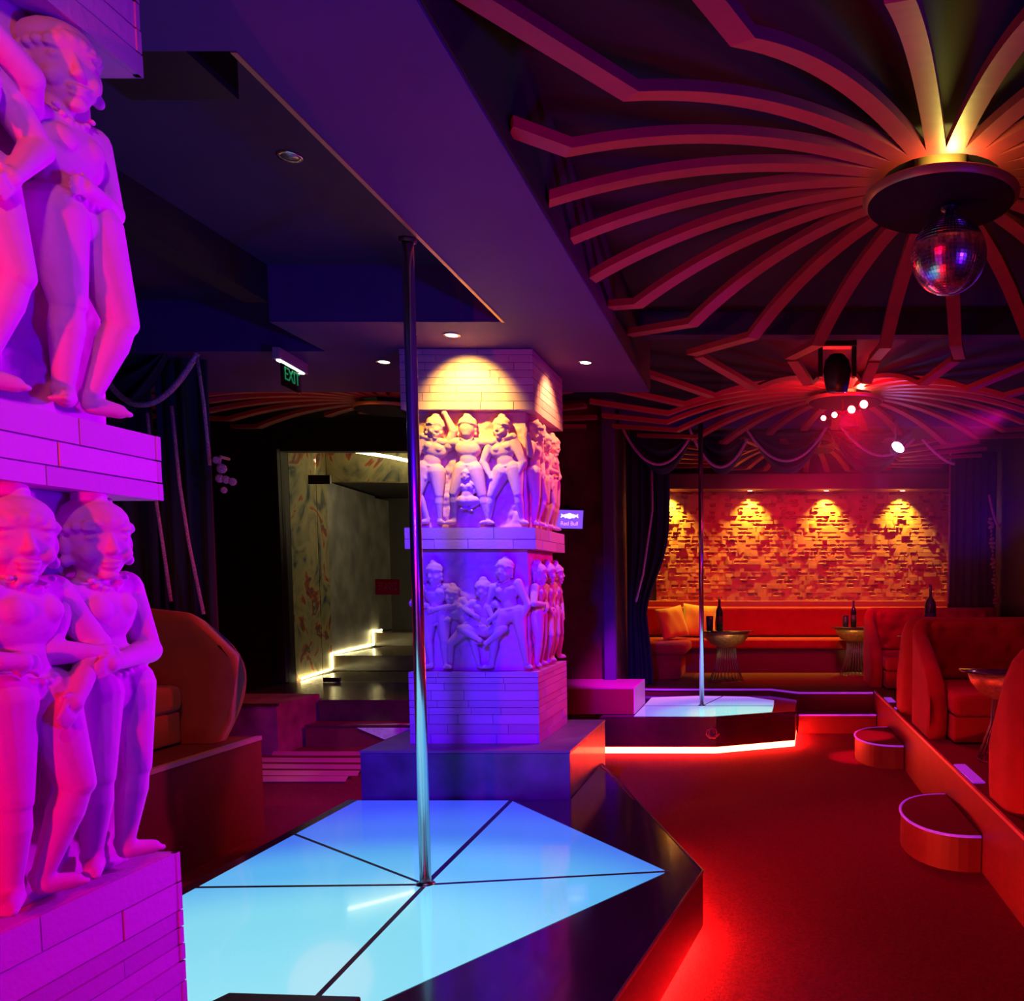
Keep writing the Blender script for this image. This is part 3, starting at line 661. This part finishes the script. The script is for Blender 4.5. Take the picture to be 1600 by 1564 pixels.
# ------------------------------------------------------------------ starbursts
def starburst(label,cx,cy,cz,n,Rk,zk,zo,Ro,xlim,ylim,ang0=0.,disc_r=.305,parts=None,lo=3.12):
    t=thing('ceiling_starburst',label,'ceiling decoration',(cx,cy,0),group='wooden starburst ceiling ornaments')
    MB().lathe([(0,lo),(disc_r-.01,lo),(disc_r,lo+.006),(disc_r,lo+.02),(0,lo+.022)],seg=64).flat().build('hub_disc',DISC,t)
    MB().lathe([(disc_r+.002,lo+.004),(disc_r+.024,lo+.03),(disc_r+.022,lo+.033),(disc_r-.002,lo+.02)],seg=64).build('hub_ring',GOLD,t)
    MB().lathe([(0,lo+.022),(.09,lo+.022),(.11,CZ-.002)],seg=32).build('hub_box',mat('hub_brown',(.3,.17,.09),.6),t)
    for k in range(n):
        a=ang0+2*PI*k/n; dx,dy=math.cos(a),math.sin(a)
        rmax=Ro
        for lim,dd,c in ((xlim[0],dx,cx),(xlim[1],dx,cx),(ylim[0],dy,cy),(ylim[1],dy,cy)):
            if abs(dd)>1e-6:
                q=(lim-c)/dd
                if q>0: rmax=min(rmax,q)
        pts=[]; M=16
        for i in range(M+1):
            r=.25+(Rk-.25)*i/M
            if r>rmax: r=rmax
            q=(r-.25)/(Rk-.25); pts.append((r,zk+(cz-zk)*(1-q**2.2)))
            if r>=rmax: break
        if rmax>Rk+.03: pts.append((rmax,zk+(zo-zk)*(rmax-Rk)/(Ro-Rk)))
        b=MB(); hw=.038; hh=.035; vs=[]
        for r,z in pts:
            for s_,zz in ((-1,0),(1,0),(1,hh),(-1,hh)): vs.append((dx*r-dy*hw*s_,dy*r+dx*hw*s_,z+zz))
        m_=4; N=len(pts); fs=[(i*4+j,i*4+(j+1)%4,(i+1)*4+(j+1)%4,(i+1)*4+j) for i in range(N-1) for j in range(4)]+[(0,3,2,1),tuple((N-1)*4+j for j in range(4))]
        b.add(vs,fs); b.build('rib',RIBM,t,fixn=True)
    return t
starburst('large nearest starburst of wooden ceiling ribs above the mirror ball',.76,3.8,3.22,24,1.62,2.955,3.07,2.75,(-.81,2.98),(.3,5.93))
starburst('second starburst of wooden ribs farther back beyond the first, above the red lamps',.76,8.0,3.22,24,1.62,2.955,3.07,2.75,(-1.45,2.98),(5.95,9.18),disc_r=.33,lo=3.14)
starburst('starburst of ribs in the left rear room above the entrance steps',-3.5,8.25,3.2,24,1.5,3.03,3.07,2.6,(-6.0,-1.55),(6.45,8.72),disc_r=.3)
starburst('starburst of ribs on the alcove ceiling behind the rope swags',.6,10.75,3.22,24,1.1,3.0,3.05,2.1,(-1.5,2.9),(9.37,11.9),disc_r=.28)
# mirror ball
mb=thing('mirror_ball','mirror ball hanging from the dark hub disc of the nearest ceiling starburst','mirror ball',(.80,3.80,2.915))
bm=bmesh.new(); bmesh.ops.create_uvsphere(bm,u_segments=64,v_segments=36,radius=.158)
faces=bm.faces[:]; r=bmesh.ops.inset_individual(bm,faces=faces,thickness=.0009,depth=0.0012); bmesh.ops.split_edges(bm,edges=bm.edges)
me=bpy.data.meshes.new('mirror_sphere'); bm.to_mesh(me); bm.free(); me.materials.append(MIRR); o=bpy.data.objects.new('mirror_sphere',me); COL.objects.link(o); o.parent=mb
MB().lathe([(0,.13),(.02,.13),(.02,.19),(.035,.192),(.035,.215),(0,.215)],seg=20).build('ball_motor',BLK,mb)
# moving head lamp
mh=thing('moving_head_lamp','black moving head stage lamp hanging left of the second starburst hub','stage lamp',(.54,6.3,3.0))
MB().box(-.11,.11,-.09,.09,.22,.315).build('lamp_base',BLK,mh,bevel=.015)
yk=MB(); yk.box(-.135,-.105,-.04,.04,-.02,.24); yk.box(.105,.135,-.04,.04,-.02,.24); yk.box(-.135,.135,-.05,.05,.19,.225); yk.build('lamp_yoke',BLK,mh,bevel=.008)
MB().lathe([(0,-.12),(.075,-.12),(.09,-.05),(.1,.03),(.085,.1),(.05,.14),(0,.145)],seg=28).build('lamp_head',BLK,mh)
MB().lathe([(0,-.123),(.06,-.123),(.06,-.118)],seg=24).build('lamp_lens',TGL,mh)
# red lamp bar
rb=thing('red_lamp_bar','bar with four glowing red lamps hanging under the second starburst','stage lamp',(0,7.5,0))
ps=[(.529,2.918),(.623,2.945),(.768,2.99),(.873,3.034)]
MB().tube([(ps[0][0]-.03,.10,ps[0][1]+.0),(ps[3][0]+.03,.10,ps[3][1]+.0)],.015,10).build('lamp_bar',BLK,rb)
MB().tube([(.70,.10,2.97),(.70,.10,3.1)],.01,8).build('bar_hanger',BLK,rb)
for i,(x,z) in enumerate(ps):
    r_=(.022,.024,.032,.034)[i]; h=MB(); h.lathe([(r_,0),(r_+.006,0),(r_*1.15,-.07),(r_*.6,-.1),(0,-.1)],seg=20); 
    h.v=[(a+x,-c*1.0+0.0,bb+z) for a,bb,c in h.v]; h.build('lamp_can',BLK,rb,fixn=True)
    l=MB().ell((x,0,z),(r_,.012,r_),16,10); l.build('lamp_lens',LAMPR,rb)
uv=thing('violet_spotlight','glowing violet spotlight at right in front of the rope swags','stage lamp',(1.34,8.6,2.84))
l=MB(); l.ell((0,0,0),(.065,.02,.042),20,12,Matrix.Rotation(.6,3,'Y')); l.build('lamp_lens',LAMPV,uv)
h=MB(); h.cap((.0,.09,.0),(0,.2,.01),.07,.055); h.build('lamp_can',BLK,uv)
MB().tube([(0,.15,.05),(0,.15,.3),(0,.6,.32)],.01,8).build('lamp_bracket',BLK,uv)
# downlights
def downlight(label,x,y,z,lit=True,col=None,grp='recessed ceiling downlights'):
    t=thing('downlight',label,'downlight',(x,y,z),group=grp)
    MB().lathe([(.034,-.004),(.046,-.006),(.05,-.001),(.034,.0)],seg=28).build('trim_ring',CHROME,t)
    MB().lathe([(0,-.003),(.033,-.003),(.033,-.0005),(0,-.0005)],seg=24).build('lamp_lens',LAMPW if lit else OFFL,t)
downlight('lit downlight in front of the pillar capital',-1.735,4.946,SZ)
downlight('lit downlight left of the pillar capital',-2.374,5.541,SZ)
downlight('lit downlight right of the pillar capital',-1.11,5.557,SZ)
downlight('unlit downlight in the dark recess left of the chrome pole',-1.86,3.53,3.2,False)
for i,x in enumerate((-1.30,-.16,.89,1.94)):
    downlight('%s of the four small spots above the tiled alcove wall'%('leftmost','second from left','third from left','rightmost')[i],x,12.0,2.77,True,grp='spots above the tile panel')
# ceiling speaker near pillar
cs=thing('ceiling_speaker','black box hanging in the ceiling recess beside the near pillar capital','speaker',(-1.78,2.62,2.98))
MB().box(-.13,.2,-.16,.1,0,.2).build('speaker_cabinet',BLK,cs); MB().box(-.11,.18,-.163,-.16,.02,.18).build('speaker_grille',DISC,cs)
MB().box(-.02,.02,-.02,.02,.2,.232).build('speaker_bracket',BLK,cs)
# ------------------------------------------------------------------ curtains and ropes
def drape(label,x0,x1,y,z0,z1,n,dep=.05,name='curtain',pinch=0,zp=1.2,side='left'):
    t=thing(name,label,'curtain',((x0+x1)/2,y,z0))
    W=x1-x0
    def f(u,v):
        k=1.; sh=0
        z=v*(z1-z0)
        if pinch:
            d=math.exp(-((z0+z-zp)/.55)**2) if z0+z>zp else 1-.25*min(1,(zp-z0-z)/.6)
            k=1-pinch*d; sh=(-W/2 if side=='left' else W/2)*(1-k)
        return ((u-.5)*W*k+sh,dep*math.sin(u*n*2*PI)*(.6+.4*math.sin(v*3+u*9)),z)
    b=MB(); b.grid(f,n*12,24); o=b.build('curtain_fabric',NAVY,t)
    s=o.modifiers.new('Solid','SOLIDIFY'); s.thickness=.006
    return t
def swag(t,x0,x1,z,drop,y0,name='swag_fabric'):
    b=MB()
    def f(u,v):
        a=u*2-1; dz=-drop*(1-a*a)*v; return (x0+(x1-x0)*u*1.0,y0-.06*math.sin(v*16*1.)*(.4+.6*(1-a*a))-.02*v,z+dz)
    b.grid(f,24,48); o=b.build(name,NAVY,t); s=o.modifiers.new('Solid','SOLIDIFY'); s.thickness=.005
def rope(label,pts,r=.014,grp='glitter ropes on the curtains'):
    o=MB().tube(pts,r,10).build('curtain_rope',ROPE); tag(o,label,'rope',grp); return o
def cat(x0,z0,x1,z1,sag,y,n=26,dy=.05):
    return [(x0+(x1-x0)*k/n,y-dy*math.sin(PI*k/n),z0+(z1-z0)*k/n-sag*4*(k/n)*(1-k/n)) for k in range(n+1)]
# alcove drapes (y ~ 9.45)
drape('navy curtain gathered at the left side of the alcove opening',-1.50,-1.02,9.68,.36,3.14,5,pinch=.55,zp=1.15)
drape('navy curtain at the right side of the alcove opening',2.36,2.95,10.95,.36,3.14,6,dep=.04)
vt=thing('swag_valance','row of draped navy swags along the alcove beam','curtain',(0,9.42,0))
for x0,x1 in ((-1.42,-.72),(-.72,-.12),(-.12,.68),(.72,1.62)): swag(vt,x0,x1,3.14,.46,.0)
def aw(px,py,Y): # helper numbers measured off the opening plane
    return ((px-1190)/1350*Y, 1.53+(908-py)*Y/1350*1.0)
yy=9.3
rp=[(975,672,1078,690,48),(1078,672,1168,690,52),(1165,672,1295,664,56),(1308,664,1425,690,38),(1438,690,1488,728,8)]
for i,(a,b_,c,d,s_) in enumerate(rp):
    p=aw(a,b_,yy); q=aw(c,d,yy)
    rope('rope swag on the alcove beam, number %s from the left'%('one','two','three','four','five')[i],cat(p[0],p[1],q[0],q[1],s_*yy/1350,yy,dy=.04),.015)
rope('straight rope hanging along the right edge of the tiled alcove',[(2.33,10.8,3.1),(2.335,10.8,2.0),(2.33,10.8,1.25)],.013)
rope('straight rope hanging down the left alcove curtain',[(-1.20,9.55,2.9),(-1.19,9.5,2.3),(-1.3,9.5,1.6),(-1.38,9.5,1.3)],.013)
p=aw(1542,775,10.75); q=aw(1640,775,9.5); rope('rope swag on the far right navy curtain',cat(p[0],p[1]+.0,2.96,p[1]-.35,.16,10.75),.015)
tb=MB()
for k in range(22):
    a=k/21; x=2.85+.09*a; z=2.3-1.05*a; tb.ell((x,10.84,z),(.03+.02*math.sin(k*1.3),.012,.022),8,6,Matrix.Rotation(.5*math.sin(k*2.1),3,'Y'))
o=tb.build('sequin_tieback',GOLD); tag(o,'gold sequin tieback hanging on the far right navy curtain','tieback')
# left drapes
drape('tall navy curtain behind the orange sofa on the left platform',-5.6,-3.82,5.5,.556,3.19,11,dep=.045)
drape('narrow navy curtain leg beside the orange sofa at the platform end',-3.79,-3.46,5.5,.556,3.19,3,dep=.05)
v2=thing('swag_valance','draped navy swag at the top of the left booth curtain','curtain',(0,5.40,0)); swag(v2,-4.6,-3.6,2.95,.5,0.)
def al2(px,py,Y): return ((px-1190)/1350*Y,1.53+(908-py)*Y/1350)
p=al2(160,548,5.3); q=al2(326,560,5.3)
rope('big rope swag over the navy curtain behind the orange sofa',cat(p[0],p[1],q[0],q[1],.34,5.3),.017,None)
for i,(pts,lb) in enumerate(((((283,640),(290,760),(300,850),(318,960)),'right hanging rope over the curtain above the orange sofa'),(((245,650),(252,780),(268,940)),'left hanging rope over the curtain above the orange sofa'),(((325,560),(333,640),(338,730)),'short rope beside the tassel on the left curtain'))):
    rope(lb,[(*[al2(a,b_,5.3)[0]],5.3,al2(a,b_,5.3)[1]) for a,b_ in pts],.010,None)
ts=MB()
for px,py,r_ in ((348,722,.022),(356,735,.03),(352,750,.026),(362,752,.024),(372,755,.024),(358,768,.02)):
    a=al2(px,py,5.25); ts.ell((a[0],5.25,a[1]),(r_,r_*.8,r_),12,8)
a=al2(352,728,5.25); ts.tube([(a[0],5.25,a[1]),(a[0]-.02,5.3,a[1]+.05),(a[0]-.03,5.4,a[1]+.05)],.01,8)
o=ts.build('rope_tassel',ROPE); tag(o,'beaded tassel knot on the left navy curtain','tassel')
# ------------------------------------------------------------------ entrance: steps, door, leds
e1=thing('entrance_step','lower maroon step leading up to the glass door','step',(-4.4,8.6,FL))
MB().box(-.0,.98,-.35,-.09,0,.21).build('step_body',PLAT,e1); MB().box(0,.98,-.36,-.33,.2,.215).build('nosing_strip',WALLM,e1)
e2=thing('entrance_landing','dark polished landing in front of the glass door','platform',(-4.4,9.3,FL))
MB().box(-.0,.89,-.78,1.9,0,.42).box(-1.1,0,-.66,1.9,0,.42).build('landing_body',mat('landing_dark',(.10,.075,.04),.22,var=.3,vscale=6,bump=.25,bscale=14),e2)
wv=thing('painted_light_patch','white arrow shaped plates standing in for a light patch on the lower entrance step','light patch',(-3.8,8.25,.14))  # white plates on tread and riser stand in for a patch of light
def z(px,py,zz):
    P_=R(4); x=(px-1190)/F; y=-(py-1002)/F; d=(x,math.cos(P_)+math.sin(P_)*y,-math.sin(P_)+math.cos(P_)*y); k=(zz-1.53)/d[2]; return (d[0]*k,d[1]*k)
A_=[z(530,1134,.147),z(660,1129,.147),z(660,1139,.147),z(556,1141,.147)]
PATCH=mat('light_patch_white',(.8,.8,.82),.35,var=.25,vscale=25)
ib=MB().prism(A_,0,.004); ib.v=[(a+3.8,max(b_,8.262)-8.25,c+.0) for a,b_,c in ib.v]; ib.build('light_patch_top',PATCH,wv)
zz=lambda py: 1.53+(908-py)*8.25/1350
MB().add([((552-1190)/1350*8.245+3.8,-.017,-.02),((642-1190)/1350*8.245+3.8,-.017,-.02),((596-1190)/1350*8.245+3.8,-.017,-.135),((552-1190)/1350*8.245+3.8,-.012,-.02),((642-1190)/1350*8.245+3.8,-.012,-.02),((596-1190)/1350*8.245+3.8,-.012,-.135)],[(0,2,1),(3,4,5),(0,1,4,3),(1,2,5,4),(2,0,3,5)]).build('light_patch_front',PATCH,wv)
rm=thing('floor_light_stripes','raised pink bars standing in for light stripes on the floor between the left platform and the plinth','light stripes',(-3.85,7.35,FL))  # made-up raised bars in place of stripes of light on the carpet
MB().box(-.62,.55,-.6,.62,0,.012).build('stripe_base',CARPET,rm)
for k,y in enumerate((-.55,-.34,-.08,.2,.5)):
    b=MB(); wd=(.06,.05,.045,.05,.05)[k]
    b.grid(lambda u,v:(-.62+1.17*u,y+wd*(v-.5)*2+.02*math.sin(u*2+k),.012+.03*math.sin(PI*v)),20,8); b.build('light_stripe_bar',mat('light_stripe_pink',(.75,.2,.25),.45),rm)
d1=thing('door_1','frameless clear glass entrance door with dark patch fittings','door',(-5.1,10.05,.352))
d1['kind']='structure'
MB().box(-.03,1.27,-.006,.006,.01,2.64).build('door_pane',CGL,d1)
MB().box(-.42,-.045,-.006,.006,.01,2.64).build('side_pane',CGL,d1)
for nm,x0,x1,z0_,z1_ in (('patch_fitting',-.11,.14,2.29,2.39),('patch_fitting',-.02,.17,-.0,.05),('patch_fitting',1.1,1.27,.0,.05)):
    MB().box(x0,x1,-.02,.02,z0_,z1_).build(nm,mat('patch_dark',(.05,.015,.01),.35),d1)
MB().lathe([(0,0),(.012,0),(.012,.03),(0,.03)],seg=16).build('door_knob',CHROME,d1,loc=(1.16,-.02,1.15))
stk=thing('door_sticker','small red rectangular sticker with lettering on the glass door','sticker',(-4.52,10.025,1.46))
RS=mat('sticker_red',(.6,.02,.01),.5); RS2=mat('sticker_text',(.9,.25,.15),.5)
MB().box(.05,.33,-.006,0,-.09,.09).build('sticker_sheet',RS,stk)
def text(body,size,name,m,parent,M,ext=.001,sx=1.):
    c=bpy.data.curves.new(name,'FONT'); c.body=body; c.size=size; c.extrude=ext; c.align_x='CENTER'; c.align_y='CENTER'; c.space_character=.95
    o=bpy.data.objects.new(name+'_tmp',c); COL.objects.link(o); dg=bpy.context.evaluated_depsgraph_get(); me=bpy.data.meshes.new_from_object(o.evaluated_get(dg)); bpy.data.objects.remove(o)
    o=bpy.data.objects.new(name,me); COL.objects.link(o); me.materials.clear(); me.materials.append(m); o.parent=parent; o.matrix_local=M@Matrix.Diagonal((sx,1,1,1)); return o
UPR=Matrix.Rotation(PI/2,4,'X')
text('\u03a3\u03a5\u03a1\u0391\u03a4\u0395',.12,'sticker_lettering',RS2,stk,Matrix.Translation((.19,-.008,0))@UPR,sx=-.5)
# corridor steps & leds
c1=thing('corridor_step','first lit step inside the glass door','step',(-4.7,12.2,.352)); MB().box(-.93,1.19,-.9,1.7,0,.2).build('step_body',MATS['landing_dark'],c1)
c2=thing('corridor_step','upper step at the end of the entrance corridor','step',(-4.7,13.3,.553)); MB().box(-1.13,1.19,-.3,.59,0,.2).build('step_body',MATS['landing_dark'],c2)
ld=MB(); 
def lseg(a,b_,r=.014): ld.tube([a,b_],r,8)
lseg((-5.46,10.2,.375),(-5.64,11.28,.375)); lseg((-5.63,11.28,.375),(-5.63,11.28,.575)); lseg((-5.64,11.3,.575),(-5.84,12.97,.575)); lseg((-5.84,12.97,.575),(-5.84,12.97,.775)); lseg((-5.84,12.98,.775),(-5.86,13.3,.775))
o=ld.build('zigzag_light_strip',LEDW); tag(o,'warm white light strip zigzagging up along the corridor steps','light strip')
o=MB().box(-4.95,-4.6+.05,13.6,13.66,2.78,2.81).build('ceiling_light_strip',LEDW); tag(o,'short bright light strip near the corridor ceiling','light strip')
o=MB().tube([(-5.3,10.8,3.17),(-4.7,11.15,3.1),(-4.3,11.3,3.02)],.02,8).build('cove_light_strip',LEDW); tag(o,'warm light strip over the painted wall above the glass door','light strip')
# exit sign
ex=thing('exit_sign','lit emergency exit sign hanging from the low ceiling left of the pole','sign',(-2.885,5.40,2.86))
ex.rotation_euler=(0,0,R(96))
HM=mat('sign_housing',(.5,.2,.35),.4)
MB().box(-.2,.2,-.02,.02,-.02,.045).build('sign_housing',HM,ex)
MB().box(-.17,.17,-.012,.012,-.027,-.0205).build('sign_lamp',mat('sign_lamp',(.7,1,.8),emit=(.75,1,.85),es=6),ex)
MB().box(-.14,.14,-.003,.003,-.16,-.028).build('sign_plate',CGL,ex)
text('EXIT',.11,'sign_lettering',mat('sign_green',(.02,.5,.15),.4,emit=(.02,.5,.15),es=.25),ex,Matrix.Translation((0,-.006,-.085))@UPR)
# screen
scn=thing('wall_screen','small tilted glowing violet screen with a two bulls logo right of the pillar','screen',(0,0,0))
a=Vector((.245,.08,0)); b_=Vector((-.03,.09,-.17)); nrm=b_.cross(a).normalized(); 
if nrm.y>0: nrm=-nrm
tl=Vector((-1.985,8.42,2.215)); cen=tl+a/2+b_/2
X_=a.normalized(); Y_=(-b_).normalized(); Z_=X_.cross(Y_).normalized()
Ms=Matrix(((X_.x,Y_.x,Z_.x,cen.x),(X_.y,Y_.y,Z_.y,cen.y),(X_.z,Y_.z,Z_.z,cen.z),(0,0,0,1)))
scn.matrix_world=Ms; w2=a.length/2; h2=b_.length/2
MB().box(-w2-.014,w2+.014,-h2-.014,h2+.014,-.03,0).build('screen_bezel',mat('bezel',(.02,.01,.08),.4),scn,bevel=.004)
MB().box(-w2,w2,-h2,h2,.0003,.002).build('screen_panel',mat('screen_glow',(.1,.05,.3),emit=sr(140,80,250),es=1.),scn)
MB().box(-.02,.02,-.02,.02,-.3,-.031).build('screen_arm',BLK,scn)
LW=mat('logo_white',(.8,.8,.8),emit=(1,.9,1),es=1.1); LP=mat('logo_pink',(.8,.4,.8),emit=sr(255,165,255),es=1.)
def flat(pts,z0_,z1_): return MB().prism(pts,z0_,z1_)
bull=[(0.004,.012),(.014,.03),(.03,.034),(.05,.027),(.064,.024),(.078,.034),(.084,.03),(.078,.018),(.083,.006),(.086,-.008),(.074,-.006),(.066,.004),(.052,-.002),(.044,-.012),(.03,-.01),(.02,-.004),(.014,-.016),(.005,-.012),(.009,.002)]
flat([(x,y+.025) for x,y in bull],.002,.0032).build('logo_bull',LW,scn); flat([(-x,y+.025) for x,y in bull],.002,.0032).build('logo_bull',LW,scn)
MB().prism([(.03*math.cos(k*PI/12),.037+.03*math.sin(k*PI/12)) for k in range(24)],.002,.0028).build('logo_sun',mat('logo_sun',(.9,.8,.5),emit=(1,.92,.75),es=1.1),scn)
text('Red Bull',.062,'logo_lettering',LP,scn,Matrix.Translation((0,-.045,.0032)),sx=.86)
# ------------------------------------------------------------------ lights
def light(kind,name,loc,col,e,target=None,size=.1,spot=60,blend=.5,shape=None,sy=None):
    d=bpy.data.lights.new(name,kind); d.color=col; d.energy=e
    if kind=='AREA':
        d.size=size
        if sy: d.shape='RECTANGLE'; d.size_y=sy
    else: d.shadow_soft_size=size
    if kind=='SPOT': d.spot_size=R(spot); d.spot_blend=blend
    o=bpy.data.objects.new(name,d); COL.objects.link(o); o.location=loc
    if target is not None: o.rotation_euler=(Vector(target)-Vector(loc)).to_track_quat('-Z','Y').to_euler()
    return o
VIO=(.08,.0,1.); BLU=(.07,.0,1.); RED=(1.,.0,.012); MAG=(1.,.0,.5); WARM=(1.,1.,.06)
light('SPOT','spot_pillar_front',(-1.735,4.93,2.89),WARM,95,(-1.74,5.26,2.56),.02,84,.9)
light('SPOT','spot_pillar_left',(-2.374,5.541,2.88),(1,.5,.2),10,(-2.374,5.6,1.5),.03,80,.6)
light('SPOT','spot_pillar_right',(-1.11,5.557,2.88),(1,.6,.1),40,(-1.36,5.6,2.5),.03,90,.6)
light('SPOT','wash_violet_pillar',(-.9,1.6,2.75),(.06,.0,1.),1150,(-1.8,5.2,1.1),.08,38,.6)
light('SPOT','wash_magenta_pillar',(1.9,6.6,2.8),(1.,.0,.4),360,(-1.4,5.6,1.5),.06,34,.6)
light('SPOT','wash_near_violet',(.5,3.9,1.9),(.6,.0,1.),430,(-1.25,1.5,1.45),.08,44,.6)
light('SPOT','wash_near_top',(-.6,.5,2.8),(1.,.3,.1),22,(-1.25,1.35,2.2),.04,60,.8)
light('SPOT','wash_near_pink',(-.92,-.35,1.6),(1.,.0,.05),125,(-1.25,1.5,1.6),.03,70,.6)
light('SPOT','wash_soffit_blue',(2.4,.9,1.0),BLU,340,(-1.1,2.3,2.9),.15,75,.9)
light('AREA','wash_ceiling_blue',(1.9,7.0,1.9),BLU,9,(1.2,8.0,3.3),.6)
light('SPOT','wash_red_main',(.7,7.4,2.95),RED,120,(1.4,3.6,.2),.05,75,.7)
light('SPOT','wash_red_booth',(.2,3.0,2.9),RED,36,(1.6,6.0,.7),.08,80,.7)
light('SPOT','wash_red_floor',(.3,5.8,2.9),(1,0,.2),55,(.2,6.2,0),.1,90,.9)
light('SPOT','wash_red_alcove',(.5,9.6,3.0),RED,190,(.5,12.0,.8),.1,95,.7)
light('SPOT','wash_red_left',(-1.0,6.8,2.9),(1,.0,.06),190,(-4.2,6.8,.2),.06,80,.7)
light('SPOT','wash_magenta_stage',(-.65,6.7,2.85),(1.,.0,.95),700,(-1.15,8.5,.45),.05,30,.7)
light('SPOT','wash_pink_sofa',(.9,8.3,2.9),(1.,.0,.35),50,(1.6,10.2,.9),.05,45,.7)
for x in (-1.30,-.16,.89,1.94):
    light('SPOT','spot_tile',(x,12.08,2.75),(1.,.8,.06),165,(x,12.18,2.2),.02,96,.95)
light('POINT','hub_lamp',(.76,3.57,3.165),(1.,.85,.15),6.5,size=.03)
light('POINT','hub_lamp_far',(.88,7.78,3.19),(1.,.6,.25),3.,size=.03)
light('SPOT','rib_red_up',(.0,3.0,1.5),RED,16,(-.1,3.2,3.0),.1,130,.8)
light('SPOT','rib_magenta',(.9,6.4,2.2),(.8,0,1),75,(-.7,4.35,3.0),.06,24,.8)
light('SPOT','rib_red_spot',(1.6,4.6,1.4),RED,26,(.15,2.95,3.05),.03,20,.8)
light('SPOT','added_spot_table',(.3,8.4,1.7),(1,.75,.2),70,(-.42,10.2,.84),.03,12,.5)  # this and the next: added lights without fixtures, to brighten the gilt bowls
light('SPOT','added_spot_table',(.5,8.6,1.7),(1,.75,.2),70,(1.15,10.9,.85),.03,12,.5)
light('SPOT','added_violet_deck',(.3,.8,2.8),(.22,.0,1.),60,(-.65,2.5,.25),.1,50,.8)  # added light without a fixture, in place of violet reflections in the deck
light('SPOT','added_spot_patch',(-3.3,6.6,2.85),(.75,.7,1.),70,(-3.8,8.25,.1),.02,11,.5)  # added light, no fixture, whitens the light patch plates on the step
light('SPOT','added_spot_pillow',(-.7,11.0,2.9),(1,.6,.1),45,(-1.02,11.45,1.05),.03,16,.6)  # added light with no fixture of its own, brightens the amber pillows
light('SPOT','rib_red_far',(.6,5.6,1.6),(1,.03,.01),30,(.6,7.6,3.1),.1,110,.8)
light('SPOT','wash_orange_sofa',(-2.2,3.0,2.8),(1,.16,.0),48,(-3.9,4.9,1.0),.05,60,.7)
light('POINT','left_room_glow',(-3.9,7.6,2.6),(1,.2,.05),4,size=.35)
light('SPOT','tile_red_fill',(.6,8.6,2.6),(1,.0,.2),85,(.6,12.2,1.7),.1,70,.7)
light('SPOT','ball_violet',(2.2,1.4,2.1),(.2,.02,1.),60,(.8,3.8,2.9),.12,12,.5)
light('POINT','corridor_lamp',(-4.15,11.6,2.6),(1,.78,.45),20,size=.15)
vm=bpy.data.materials.new('haze'); vm.use_nodes=True; nt=vm.node_tree; nt.nodes.remove(nt.nodes['Principled BSDF'])
pv=nt.nodes.new('ShaderNodeVolumeScatter'); pv.inputs['Density'].default_value=.055; pv.inputs['Anisotropy'].default_value=.35; nt.links.new(pv.outputs[0],nt.nodes['Material Output'].inputs['Volume'])
hz=MB().box(-.3,2.98,6.3,9.15,1.3,3.16).build('stage_haze',vm); tag(hz,'thin red lit stage haze around the glowing lamp bar','haze'); hz['kind']='stuff'
for x,z_ in ps: light('POINT','lamp_glow',(x,7.44,z_),(1,.0,.015),5.,size=.02)
light('POINT','violet_glow',(1.34,8.52,2.84),(.3,.02,1),2,size=.03)
light('SPOT','red_beam',(.80,7.42,2.98),(1,0,.06),650,(.86,7.6,1.4),.03,13,.6)
# world
wd=bpy.data.worlds.new('world'); SC.world=wd; wd.use_nodes=True; wd.node_tree.nodes['Background'].inputs[0].default_value=(.1,.0,1,1); wd.node_tree.nodes['Background'].inputs[1].default_value=.01
vs=SC.view_settings; vs.view_transform='Standard'; vs.look='None'; vs.gamma=1; vs.use_curve_mapping=False; vs.exposure=0.
